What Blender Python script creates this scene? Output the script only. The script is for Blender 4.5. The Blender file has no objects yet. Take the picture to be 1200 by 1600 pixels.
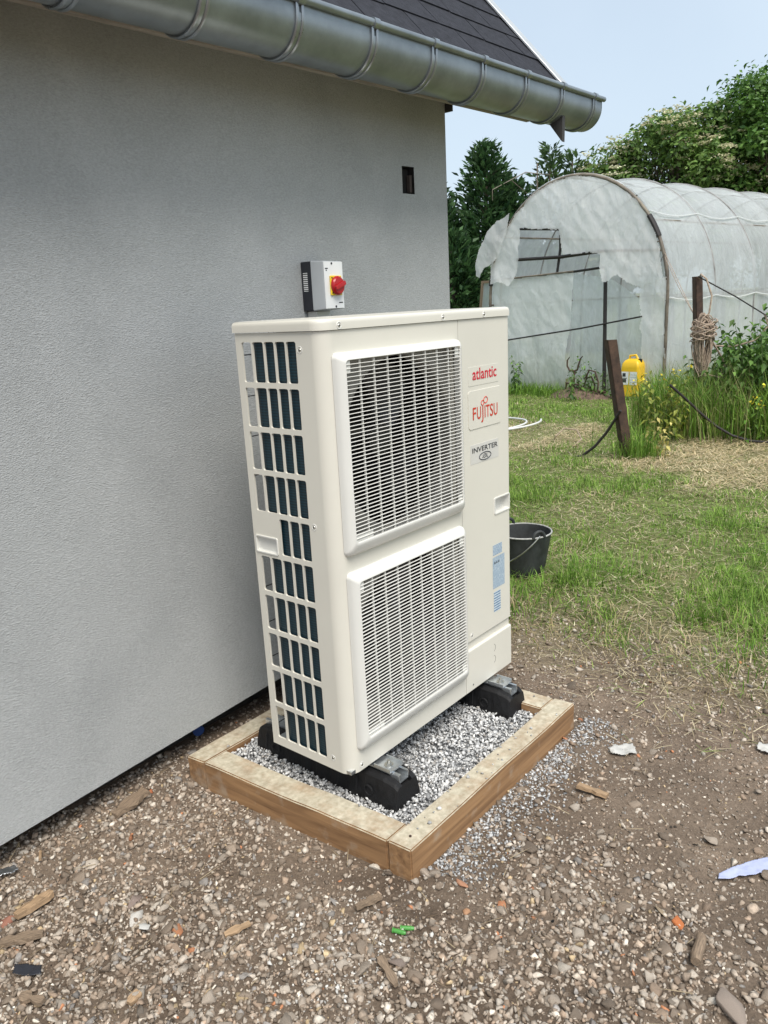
import bpy, bmesh, math, random
import numpy as np
from mathutils import Matrix, Vector

random.seed(7)
rng = np.random.default_rng(7)
scene = bpy.context.scene
COL = scene.collection
R = math.radians

# ------------------------------------------------------------------ camera
cam_data = bpy.data.cameras.new('camera')
cam = bpy.data.objects.new('camera', cam_data)
COL.objects.link(cam)
CAM = Vector((-1.42696, -1.70801, 1.47577))
cam.matrix_world = Matrix.Translation(CAM) @ Matrix.Rotation(-0.86966, 4, 'Z') @ Matrix.Rotation(1.31081, 4, 'X') @ Matrix.Rotation(-0.05093, 4, 'Z')
cam_data.sensor_fit = 'VERTICAL'
cam_data.sensor_height = 36.0
cam_data.lens = 36.0 * 1215.0 / 1600.0
cam_data.clip_start = 0.05
cam_data.clip_end = 2000.0
scene.camera = cam

# ------------------------------------------------------------------ sky, sun, exposure
SUN_EL, SUN_AZ = 58.0, 212.0        # azimuth the light comes from, clockwise from +Y
world = bpy.data.worlds.new('World')
scene.world = world
world.use_nodes = True
wn, wl = world.node_tree.nodes, world.node_tree.links
bg = wn['Background']
sky = wn.new('ShaderNodeTexSky')
sky.sky_type = 'NISHITA'
sky.sun_disc = False
sky.sun_elevation = R(SUN_EL)
sky.sun_rotation = R(SUN_AZ)
sky.air_density = 1.0
sky.dust_density = 3.0
sky.ozone_density = 1.5
haze_mix = wn.new('ShaderNodeMix')
haze_mix.data_type = 'RGBA'
haze_mix.inputs[0].default_value = 0.62
sky_tc = wn.new('ShaderNodeTexCoord'); sky_nz = wn.new('ShaderNodeTexNoise'); sky_nz.inputs['Scale'].default_value = 2.2; sky_nz.inputs['Detail'].default_value = 5
sky_mr = wn.new('ShaderNodeMapRange'); sky_mr.inputs[1].default_value = 0.3; sky_mr.inputs[2].default_value = 0.7; sky_mr.inputs[3].default_value = 0.55; sky_mr.inputs[4].default_value = 0.70
wl.new(sky_tc.outputs['Generated'], sky_nz.inputs['Vector']); wl.new(sky_nz.outputs['Fac'], sky_mr.inputs[0]); wl.new(sky_mr.outputs[0], haze_mix.inputs[0])
wl.new(sky.outputs[0], haze_mix.inputs[6])
haze_mix.inputs[7].default_value = (5.75, 6.65, 7.4, 1)
wl.new(haze_mix.outputs[2], bg.inputs['Color'])
bg.inputs['Strength'].default_value = 0.06

sun_data = bpy.data.lights.new('sun', 'SUN')
sun_data.energy = 1.5
sun_data.angle = R(32)
sun_data.color = (1.0, 0.95, 0.87)
sun = bpy.data.objects.new('sun', sun_data)
COL.objects.link(sun)
az, el = R(SUN_AZ), R(SUN_EL)
to_sun = Vector((math.sin(az) * math.cos(el), math.cos(az) * math.cos(el), math.sin(el)))
sun.rotation_euler = to_sun.to_track_quat('Z', 'Y').to_euler()
sun.location = (-3, -6, 8)

scene.view_settings.view_transform = 'Standard'
scene.view_settings.look = 'None'
scene.view_settings.exposure = 1.35
scene.view_settings.gamma = 1.0
scene.view_settings.use_curve_mapping = False
scene.render.engine = 'CYCLES'
scene.cycles.max_bounces = 8
scene.cycles.transparent_max_bounces = 24
scene.cycles.use_denoising = True

# ------------------------------------------------------------------ helpers
def tag(o, label=None, cat=None, group=None, kind=None):
    if label: o['label'] = label
    if cat: o['category'] = cat
    if group: o['group'] = group
    if kind: o['kind'] = kind
    return o

def empty(name, loc=(0, 0, 0), label=None, cat=None, group=None, kind=None):
    o = bpy.data.objects.new(name, None)
    o.empty_display_size = 0.05
    COL.objects.link(o)
    o.location = loc
    return tag(o, label, cat, group, kind)

class MB:
    """collects shapes into one mesh"""
    def __init__(s): s.v, s.f = [], []
    def add(s, vs, fs):
        k = len(s.v)
        s.v += [tuple(map(float, a)) for a in vs]
        s.f += [tuple(i + k for i in f) for f in fs]
        return s
    def box(s, a, b):
        x0, y0, z0 = a; x1, y1, z1 = b
        return s.add([(x0,y0,z0),(x1,y0,z0),(x1,y1,z0),(x0,y1,z0),(x0,y0,z1),(x1,y0,z1),(x1,y1,z1),(x0,y1,z1)],
              [(0,3,2,1),(4,5,6,7),(0,1,5,4),(1,2,6,5),(2,3,7,6),(3,0,4,7)])
    def tube(s, pts, r, n=8, cap=True, closed=False):
        P = [Vector(q) for q in pts]
        rr = r if isinstance(r, (list, tuple)) else [r] * len(P)
        rings, prev = [], None
        m = len(P)
        for i, q in enumerate(P):
            a = P[(i - 1) % m] if (closed or i > 0) else q
            b = P[(i + 1) % m] if (closed or i < m - 1) else q
            t = (b - a)
            t = t.normalized() if t.length > 1e-9 else Vector((0, 0, 1))
            if prev is None:
                u = t.orthogonal().normalized()
            else:
                u = prev - t * prev.dot(t)
                u = u.normalized() if u.length > 1e-6 else t.orthogonal().normalized()
            prev = u
            w = t.cross(u)
            rings.append([q + (u * math.cos(2*math.pi*k/n) + w * math.sin(2*math.pi*k/n)) * rr[i] for k in range(n)])
        vs = [v for ring in rings for v in ring]
        fs = []
        for i in range(m if closed else m - 1):
            j = (i + 1) % m
            for k in range(n):
                fs.append((i*n+k, i*n+(k+1) % n, j*n+(k+1) % n, j*n+k))
        if cap and not closed:
            fs.append(tuple(range(n))[::-1]); fs.append(tuple((m-1)*n+k for k in range(n)))
        return s.add(vs, fs)
    def lathe(s, prof, c=(0, 0, 0), n=32, cap0=False, cap1=False):
        vs = [(c[0]+r*math.cos(2*math.pi*k/n), c[1]+r*math.sin(2*math.pi*k/n), c[2]+z) for r, z in prof for k in range(n)]
        fs = [(i*n+k, i*n+(k+1) % n, (i+1)*n+(k+1) % n, (i+1)*n+k) for i in range(len(prof)-1) for k in range(n)]
        if cap0: fs.append(tuple(range(n))[::-1])
        if cap1: fs.append(tuple((len(prof)-1)*n+k for k in range(n)))
        return s.add(vs, fs)
    def prism(s, poly, fn, d0, d1):
        """poly: 2D outline, fn(a, b, d) -> point"""
        n = len(poly)
        vs = [fn(a, b, d0) for a, b in poly] + [fn(a, b, d1) for a, b in poly]
        fs = [tuple(range(n))[::-1], tuple(range(n, 2*n))] + [(i, (i+1) % n, n+(i+1) % n, n+i) for i in range(n)]
        return s.add(vs, fs)
    def mesh(s, name):
        me = bpy.data.meshes.new(name)
        me.from_pydata(s.v, [], s.f)
        me.update()
        return me

def finish(me, smooth=0, bevel=None):
    bm = bmesh.new(); bm.from_mesh(me)
    bmesh.ops.remove_doubles(bm, verts=bm.verts, dist=1e-5)
    bmesh.ops.recalc_face_normals(bm, faces=bm.faces)
    if bevel:
        es = [e for e in bm.edges if len(e.link_faces) == 2 and e.calc_face_angle(0) > 0.6]
        bmesh.ops.bevel(bm, geom=es, offset=bevel[0], segments=bevel[1], affect='EDGES', profile=0.5, clamp_overlap=True)
    bm.to_mesh(me); bm.free()
    if smooth:
        me.polygons.foreach_set('use_smooth', [True] * len(me.polygons))
        me.set_sharp_from_angle(angle=R(smooth))
    me.update()
    return me

def obj(name, mb, mat, parent=None, smooth=0, bevel=None, loc=None):
    me = mb.mesh(name) if isinstance(mb, MB) else mb
    if isinstance(mb, MB): finish(me, smooth, bevel)
    if mat is not None and not me.materials: me.materials.append(mat)
    o = bpy.data.objects.new(name, me)
    COL.objects.link(o)
    if parent is not None: o.parent = parent
    if loc is not None: o.location = loc
    if smooth:
        wm = o.modifiers.new('weighted_normal', 'WEIGHTED_NORMAL'); wm.keep_sharp = True; wm.weight = 100
    return o

def np_mesh(name, V, F, mat, color=None, smooth=False):
    """fast mesh: V (n,3), F (m,k) same-size faces, color (n,3)"""
    me = bpy.data.meshes.new(name)
    n, m, k = len(V), len(F), F.shape[1]
    me.vertices.add(n); me.vertices.foreach_set('co', np.ascontiguousarray(V, dtype=np.float32).ravel())
    me.loops.add(m*k); me.loops.foreach_set('vertex_index', np.ascontiguousarray(F, dtype=np.int32).ravel())
    me.polygons.add(m)
    me.polygons.foreach_set('loop_start', np.arange(0, m*k, k, dtype=np.int32))
    me.polygons.foreach_set('loop_total', np.full(m, k, dtype=np.int32))
    if smooth: me.polygons.foreach_set('use_smooth', np.ones(m, dtype=bool))
    me.update(calc_edges=True)
    if color is not None:
        ca = me.color_attributes.new('col', 'FLOAT_COLOR', 'POINT')
        c4 = np.ones((n, 4), dtype=np.float32); c4[:, :3] = color
        ca.data.foreach_set('color', c4.ravel())
    me.materials.append(mat)
    return me

def hash2(ix, iy, seed=0):
    h = (ix.astype(np.int64) * 374761393 + iy.astype(np.int64) * 668265263 + seed * 1442695041) & 0xFFFFFFFF
    h = ((h ^ (h >> 13)) * 1274126177) & 0xFFFFFFFF
    return ((h ^ (h >> 16)) & 0xFFFF) / 65535.0

def vnoise(x, y, seed=0):
    x, y = np.asarray(x, float), np.asarray(y, float)
    ix, iy = np.floor(x), np.floor(y)
    fx, fy = x - ix, y - iy
    fx, fy = fx*fx*(3-2*fx), fy*fy*(3-2*fy)
    a, b = hash2(ix, iy, seed), hash2(ix+1, iy, seed)
    c, d = hash2(ix, iy+1, seed), hash2(ix+1, iy+1, seed)
    return (a*(1-fx)+b*fx)*(1-fy) + (c*(1-fx)+d*fx)*fy

def fbm(x, y, seed=0, o=4):
    s, a, t = 0, 0.5, 0
    for i in range(o):
        s = s + a*vnoise(np.asarray(x)*2**i, np.asarray(y)*2**i, seed+i*17); t += a; a *= 0.5
    return s/t

def sstep(a, b, x):
    t = np.clip((np.asarray(x, float)-a)/(b-a), 0, 1)
    return t*t*(3-2*t)

# ------------------------------------------------------------------ materials
def new_mat(name):
    m = bpy.data.materials.new(name); m.use_nodes = True
    return m, m.node_tree.nodes, m.node_tree.links, m.node_tree.nodes['Principled BSDF']

def mat(name, c, rough=0.5, metal=0.0, var=0.06, vscale=8.0, bump=0.0, bscale=200.0, spec=0.5, stretch=None, bdist=0.002, dark=None, coords='Object'):
    """plain surface with procedural tonal variation, roughness variation and fine relief"""
    m, n, l, b = new_mat(name)
    tc = n.new('ShaderNodeTexCoord')
    src = tc.outputs[coords]
    if stretch:
        mp = n.new('ShaderNodeMapping'); mp.inputs['Scale'].default_value = stretch
        l.new(src, mp.inputs['Vector']); src = mp.outputs[0]
    nz = n.new('ShaderNodeTexNoise'); nz.inputs['Scale'].default_value = vscale; nz.inputs['Detail'].default_value = 6; nz.inputs['Roughness'].default_value = 0.65
    l.new(src, nz.inputs['Vector'])
    rp = n.new('ShaderNodeValToRGB')
    d = dark if dark else tuple(max(0, x*(1-2.2*var)) for x in c)
    h = tuple(min(1, x*(1+var)) for x in c)
    rp.color_ramp.elements[0].position = 0.3; rp.color_ramp.elements[1].position = 0.7
    rp.color_ramp.elements[0].color = (*d, 1); rp.color_ramp.elements[1].color = (*h, 1)
    l.new(nz.outputs['Fac'], rp.inputs['Fac']); l.new(rp.outputs['Color'], b.inputs['Base Color'])
    mr = n.new('ShaderNodeMapRange'); mr.inputs[3].default_value = max(0.02, rough-0.08); mr.inputs[4].default_value = min(1, rough+0.08)
    l.new(nz.outputs['Fac'], mr.inputs[0]); l.new(mr.outputs[0], b.inputs['Roughness'])
    b.inputs['Metallic'].default_value = metal
    b.inputs['Specular IOR Level'].default_value = spec
    if bump > 0:
        n2 = n.new('ShaderNodeTexNoise'); n2.inputs['Scale'].default_value = bscale; n2.inputs['Detail'].default_value = 4
        l.new(src, n2.inputs['Vector'])
        bp = n.new('ShaderNodeBump'); bp.inputs['Strength'].default_value = bump; bp.inputs['Distance'].default_value = bdist
        l.new(n2.outputs['Fac'], bp.inputs['Height']); l.new(bp.outputs[0], b.inputs['Normal'])
    return m

def attr_mat(name, rough=0.8, transl=0.0, bump=0.0, bscale=120, spec=0.3, objcol=False, bdist=0.004):
    """colour from the per-piece attribute (or object colour) with speckle"""
    m, n, l, b = new_mat(name)
    if objcol:
        at = n.new('ShaderNodeObjectInfo'); cs = at.outputs['Color']
    else:
        at = n.new('ShaderNodeAttribute'); at.attribute_name = 'col'; cs = at.outputs['Color']
    tc = n.new('ShaderNodeTexCoord')
    nz = n.new('ShaderNodeTexNoise'); nz.inputs['Scale'].default_value = bscale; nz.inputs['Detail'].default_value = 5
    l.new(tc.outputs['Object'], nz.inputs['Vector'])
    mr = n.new('ShaderNodeMapRange'); mr.inputs[1].default_value = 0.3; mr.inputs[2].default_value = 0.7; mr.inputs[3].default_value = 0.78; mr.inputs[4].default_value = 1.18
    l.new(nz.outputs['Fac'], mr.inputs[0])
    mx = n.new('ShaderNodeVectorMath'); mx.operation = 'SCALE'
    l.new(cs, mx.inputs[0]); l.new(mr.outputs[0], mx.inputs['Scale'])
    l.new(mx.outputs[0], b.inputs['Base Color'])
    b.inputs['Roughness'].default_value = rough
    b.inputs['Specular IOR Level'].default_value = spec
    if bump:
        bp = n.new('ShaderNodeBump'); bp.inputs['Strength'].default_value = bump; bp.inputs['Distance'].default_value = bdist
        l.new(nz.outputs['Fac'], bp.inputs['Height']); l.new(bp.outputs[0], b.inputs['Normal'])
    if transl:
        tr = n.new('ShaderNodeBsdfTranslucent'); l.new(mx.outputs[0], tr.inputs['Color'])
        ms = n.new('ShaderNodeMixShader'); ms.inputs[0].default_value = transl
        l.new(b.outputs[0], ms.inputs[1]); l.new(tr.outputs[0], ms.inputs[2])
        l.new(ms.outputs[0], n['Material Output'].inputs['Surface'])
    return m

M = {}
M['paint'] = mat('cream_enamel', (0.672, 0.650, 0.575), 0.36, var=0.022, vscale=2.2, bump=0.05, bscale=900, bdist=0.0004)
M['slat'] = mat('white_plastic', (0.68, 0.675, 0.635), 0.38, var=0.01)
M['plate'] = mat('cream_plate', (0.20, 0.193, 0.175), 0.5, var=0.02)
M['black'] = mat('black_plastic', (0.012, 0.012, 0.013), 0.4, var=0.1)
M['screw'] = mat('screw_steel', (0.55, 0.54, 0.5), 0.3, metal=1.0, var=0.1, vscale=300)
M['galv'] = mat('galvanised_rail', (0.62, 0.65, 0.67), 0.32, metal=0.9, var=0.08, vscale=40)
M['rubber'] = mat('recycled_rubber', (0.010, 0.010, 0.011), 0.62, var=0.25, vscale=60, bump=0.6, bscale=260, bdist=0.002, spec=0.35)
M['zinc'] = mat('zinc_sheet', (0.285, 0.318, 0.338), 0.36, metal=0.62, var=0.16, vscale=4.5, bump=0.10, bscale=26, bdist=0.002, stretch=(1, 1, 1))
M['zinc_bright'] = mat('zinc_bracket', (0.33, 0.36, 0.38), 0.30, metal=0.75, var=0.08, vscale=20)
M['shingle'] = mat('bitumen_shingle', (0.040, 0.042, 0.052), 0.93, var=0.18, vscale=35, bump=0.9, bscale=420, bdist=0.003, spec=0.2)
M['verge'] = mat('grey_verge_metal', (0.50, 0.52, 0.53), 0.4, metal=0.3, var=0.04)
M['timber_grey'] = mat('eave_timber', (0.33, 0.29, 0.25), 0.75, var=0.18, vscale=5, stretch=(1, 12, 12), bump=0.3, bscale=30)
M['barge'] = mat('dark_barge_board', (0.045, 0.043, 0.042), 0.7, var=0.15, vscale=6)
M['concrete'] = mat('foundation_concrete', (0.07, 0.06, 0.05), 0.95, var=0.25, vscale=9, bump=0.8, bscale=60, bdist=0.01)
M['dark'] = mat('hole_shade', (0.02, 0.019, 0.018), 0.95, var=0.3)  # near-black colour standing for the shade inside the wall hole
M['red'] = mat('red_knob', (0.42, 0.010, 0.014), 0.3, var=0.03)
M['yellow'] = mat('yellow_plate', (0.80, 0.56, 0.02), 0.4, var=0.03)
M['swgrey'] = mat('switch_grey', (0.50, 0.53, 0.55), 0.45, var=0.02)
M['swdark'] = mat('switch_dark', (0.022, 0.024, 0.032), 0.4, var=0.05)
M['white'] = mat('white_label', (0.78, 0.79, 0.78), 0.5, var=0.02)
M['txt_red'] = mat('red_print', (0.58, 0.012, 0.035), 0.5, var=0.02)
M['txt_red2'] = mat('orange_red_print', (0.56, 0.035, 0.012), 0.5, var=0.02)
M['txt_black'] = mat('black_print', (0.03, 0.032, 0.04), 0.5, var=0.02)
M['silver'] = mat('silver_label', (0.62, 0.61, 0.57), 0.4, metal=0.0, var=0.03)
M['rust'] = mat('rusty_steel', (0.085, 0.050, 0.035), 0.85, var=0.30, vscale=14, bump=0.5, bscale=90, bdist=0.003, dark=(0.03, 0.02, 0.016))
M['pipe'] = mat('hoop_pipe', (0.20, 0.17, 0.13), 0.55, var=0.25, vscale=5, dark=(0.07, 0.055, 0.045))
M['hoopgrey'] = mat('weathered_hoop', (0.30, 0.29, 0.28), 0.6, var=0.2, vscale=5)
M['blackpipe'] = mat('black_pipe', (0.022, 0.018, 0.018), 0.55, var=0.2)
M['rope'] = mat('pale_rope', (0.42, 0.325, 0.25), 0.85, var=0.25, vscale=30, bump=0.5, bscale=300)
M['hose'] = mat('white_hose', (0.66, 0.67, 0.66), 0.4, var=0.05)
M['bucket'] = mat('mortar_bucket', (0.032, 0.036, 0.036), 0.62, var=0.4, vscale=16, dark=(0.014, 0.015, 0.015), bump=0.3, bscale=80)
M['mortar'] = mat('dried_mortar', (0.42, 0.42, 0.40), 0.8, var=0.15, vscale=60)
M['jug'] = mat('yellow_canister', (0.80, 0.50, 0.015), 0.4, var=0.05)
M['bluebag'] = mat('blue_foil', (0.42, 0.46, 0.66), 0.35, var=0.06, vscale=20)
M['paper'] = mat('paper_scrap', (0.50, 0.49, 0.46), 0.6, var=0.08, vscale=40)
M['chip'] = mat('fresh_wood_chip', (0.40, 0.27, 0.16), 0.8, var=0.25, vscale=8, stretch=(2, 30, 30))
M['oldwood'] = mat('weathered_splinter', (0.26, 0.19, 0.13), 0.85, var=0.25, vscale=12, stretch=(3, 30, 30), bump=0.4, bscale=60)
M['green'] = mat('green_plastic', (0.08, 0.30, 0.06), 0.35, var=0.05)
M['brick'] = mat('brick_shard', (0.52, 0.16, 0.06), 0.85, var=0.15, vscale=60, bump=0.4)
M['bark'] = mat('bark', (0.13, 0.10, 0.075), 0.9, var=0.3, vscale=9, bump=0.8, bscale=25, bdist=0.02)
M['stone'] = attr_mat('loose_gravel', 0.85, bump=0.5, bscale=150, bdist=0.004)
M['stone_obj'] = attr_mat('single_stones', 0.85, bump=0.6, bscale=120, objcol=True, bdist=0.004)
M['padstone'] = attr_mat('crushed_grey_stone', 0.8, bump=0.3, bscale=300)
M['blade'] = attr_mat('grass_blades', 0.6, transl=0.35, bscale=12)
M['leaf'] = attr_mat('leaves', 0.55, transl=0.30, bscale=6, spec=0.4)

def wood_mat(name, axis):
    m, n, l, b = new_mat(name)
    tc = n.new('ShaderNodeTexCoord')
    mp = n.new('ShaderNodeMapping'); sc = [34, 34, 34]; sc[axis] = 1.6; mp.inputs['Scale'].default_value = sc
    l.new(tc.outputs['Object'], mp.inputs['Vector'])
    nz = n.new('ShaderNodeTexNoise'); nz.inputs['Scale'].default_value = 1.4; nz.inputs['Detail'].default_value = 7; nz.inputs['Distortion'].default_value = 0.6
    l.new(mp.outputs[0], nz.inputs['Vector'])
    rp = n.new('ShaderNodeValToRGB'); e = rp.color_ramp.elements
    e[0].position = 0.28; e[0].color = (0.16, 0.082, 0.036, 1); e[1].position = 0.72; e[1].color = (0.39, 0.225, 0.105, 1)
    l.new(nz.outputs['Fac'], rp.inputs['Fac'])
    # cement dust lying on the upward faces, patchy
    geo = n.new('ShaderNodeNewGeometry'); sx = n.new('ShaderNodeSeparateXYZ'); l.new(geo.outputs['True Normal'], sx.inputs[0])
    up = n.new('ShaderNodeMapRange'); up.inputs[1].default_value = 0.12; up.inputs[2].default_value = 0.36
    l.new(sx.outputs['Z'], up.inputs[0])
    n2 = n.new('ShaderNodeTexNoise'); n2.inputs['Scale'].default_value = 11; n2.inputs['Detail'].default_value = 8; n2.inputs['Roughness'].default_value = 0.7
    l.new(tc.outputs['Object'], n2.inputs['Vector'])
    mr = n.new('ShaderNodeMapRange'); mr.inputs[1].default_value = 0.34; mr.inputs[2].default_value = 0.56; mr.inputs[3].default_value = 0.45; mr.inputs[4].default_value = 0.97
    l.new(n2.outputs['Fac'], mr.inputs[0])
    mu = n.new('ShaderNodeMath'); mu.operation = 'MULTIPLY'; l.new(up.outputs[0], mu.inputs[0]); l.new(mr.outputs[0], mu.inputs[1])
    # splashes of dirt on the sides
    n3 = n.new('ShaderNodeTexNoise'); n3.inputs['Scale'].default_value = 16; n3.inputs['Detail'].default_value = 8; l.new(tc.outputs['Object'], n3.inputs['Vector'])
    m3 = n.new('ShaderNodeMapRange'); m3.inputs[1].default_value = 0.56; m3.inputs[2].default_value = 0.72; m3.inputs[4].default_value = 0.5; l.new(n3.outputs['Fac'], m3.inputs[0])
    mA = n.new('ShaderNodeMix'); mA.data_type = 'RGBA'; l.new(m3.outputs[0], mA.inputs[0]); l.new(rp.outputs['Color'], mA.inputs[6]); mA.inputs[7].default_value = (0.40, 0.33, 0.25, 1)
    n4 = n.new('ShaderNodeTexNoise'); n4.inputs['Scale'].default_value = 60; n4.inputs['Detail'].default_value = 5; l.new(tc.outputs['Object'], n4.inputs['Vector'])
    r4 = n.new('ShaderNodeValToRGB'); r4.color_ramp.elements[0].position = 0.3; r4.color_ramp.elements[0].color = (0.38, 0.34, 0.25, 1); r4.color_ramp.elements[1].position = 0.7; r4.color_ramp.elements[1].color = (0.60, 0.55, 0.43, 1)
    l.new(n4.outputs['Fac'], r4.inputs['Fac'])
    mB = n.new('ShaderNodeMix'); mB.data_type = 'RGBA'; l.new(mu.outputs[0], mB.inputs[0]); l.new(mA.outputs[2], mB.inputs[6]); l.new(r4.outputs['Color'], mB.inputs[7])
    l.new(mB.outputs[2], b.inputs['Base Color'])
    b.inputs['Roughness'].default_value = 0.8
    bp = n.new('ShaderNodeBump'); bp.inputs['Strength'].default_value = 0.35; bp.inputs['Distance'].default_value = 0.002
    l.new(nz.outputs['Fac'], bp.inputs['Height']); l.new(bp.outputs[0], b.inputs['Normal'])
    return m
M['wood_x'] = wood_mat('timber_lengthwise', 0)
M['wood_y'] = wood_mat('timber_crosswise', 1)

def stucco_mat():
    m, n, l, b = new_mat('scraped_render')
    tc = n.new('ShaderNodeTexCoord')
    mp = n.new('ShaderNodeMapping'); mp.inputs['Scale'].default_value = (0.62, 1, 1.3); l.new(tc.outputs['Object'], mp.inputs['Vector'])
    vo = n.new('ShaderNodeTexVoronoi'); vo.inputs['Scale'].default_value = 270; l.new(mp.outputs[0], vo.inputs['Vector'])
    nz = n.new('ShaderNodeTexNoise'); nz.inputs['Scale'].default_value = 175; nz.inputs['Detail'].default_value = 5; nz.inputs['Roughness'].default_value = 0.7; l.new(mp.outputs[0], nz.inputs['Vector'])
    ad = n.new('ShaderNodeMath'); ad.operation = 'ADD'; l.new(vo.outputs['Distance'], ad.inputs[0]); l.new(nz.outputs['Fac'], ad.inputs[1])
    bp = n.new('ShaderNodeBump'); bp.inputs['Strength'].default_value = 0.7; bp.inputs['Distance'].default_value = 0.0023
    l.new(ad.outputs[0], bp.inputs['Height'])
    n2 = n.new('ShaderNodeTexNoise'); n2.inputs['Scale'].default_value = 2.1; n2.inputs['Detail'].default_value = 7; n2.inputs['Roughness'].default_value = 0.6; n2.inputs['Distortion'].default_value = 0.5; l.new(tc.outputs['Object'], n2.inputs['Vector'])
    rp = n.new('ShaderNodeValToRGB'); e = rp.color_ramp.elements
    e[0].position = 0.28; e[0].color = (0.366, 0.380, 0.380, 1); e[1].position = 0.72; e[1].color = (0.460, 0.473, 0.472, 1)
    l.new(n2.outputs['Fac'], rp.inputs['Fac'])
    mr = n.new('ShaderNodeMapRange'); mr.inputs[1].default_value = 0.35; mr.inputs[2].default_value = 0.65; mr.inputs[3].default_value = 0.84; mr.inputs[4].default_value = 1.09
    l.new(nz.outputs['Fac'], mr.inputs[0])
    sc = n.new('ShaderNodeVectorMath'); sc.operation = 'SCALE'; l.new(rp.outputs['Color'], sc.inputs[0]); l.new(mr.outputs[0], sc.inputs['Scale'])
    l.new(sc.outputs[0], b.inputs['Base Color'])
    b.inputs['Roughness'].default_value = 0.92; b.inputs['Specular IOR Level'].default_value = 0.25
    l.new(bp.outputs[0], b.inputs['Normal'])
    return m
M['stucco'] = stucco_mat()

def coil_mat():
    m, n, l, b = new_mat('coated_coil_fins')
    tc = n.new('ShaderNodeTexCoord'); wv = n.new('ShaderNodeTexWave'); wv.bands_direction = 'Z'; wv.inputs['Scale'].default_value = 40; wv.inputs['Distortion'].default_value = 0.5
    l.new(tc.outputs['Object'], wv.inputs['Vector'])
    rp = n.new('ShaderNodeValToRGB'); rp.color_ramp.elements[0].color = (0.003, 0.014, 0.022, 1); rp.color_ramp.elements[1].color = (0.008, 0.042, 0.062, 1)
    l.new(wv.outputs['Fac'], rp.inputs['Fac']); l.new(rp.outputs['Color'], b.inputs['Base Color'])
    b.inputs['Roughness'].default_value = 0.45; b.inputs['Metallic'].default_value = 0.2
    return m
M['coil'] = coil_mat()

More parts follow.
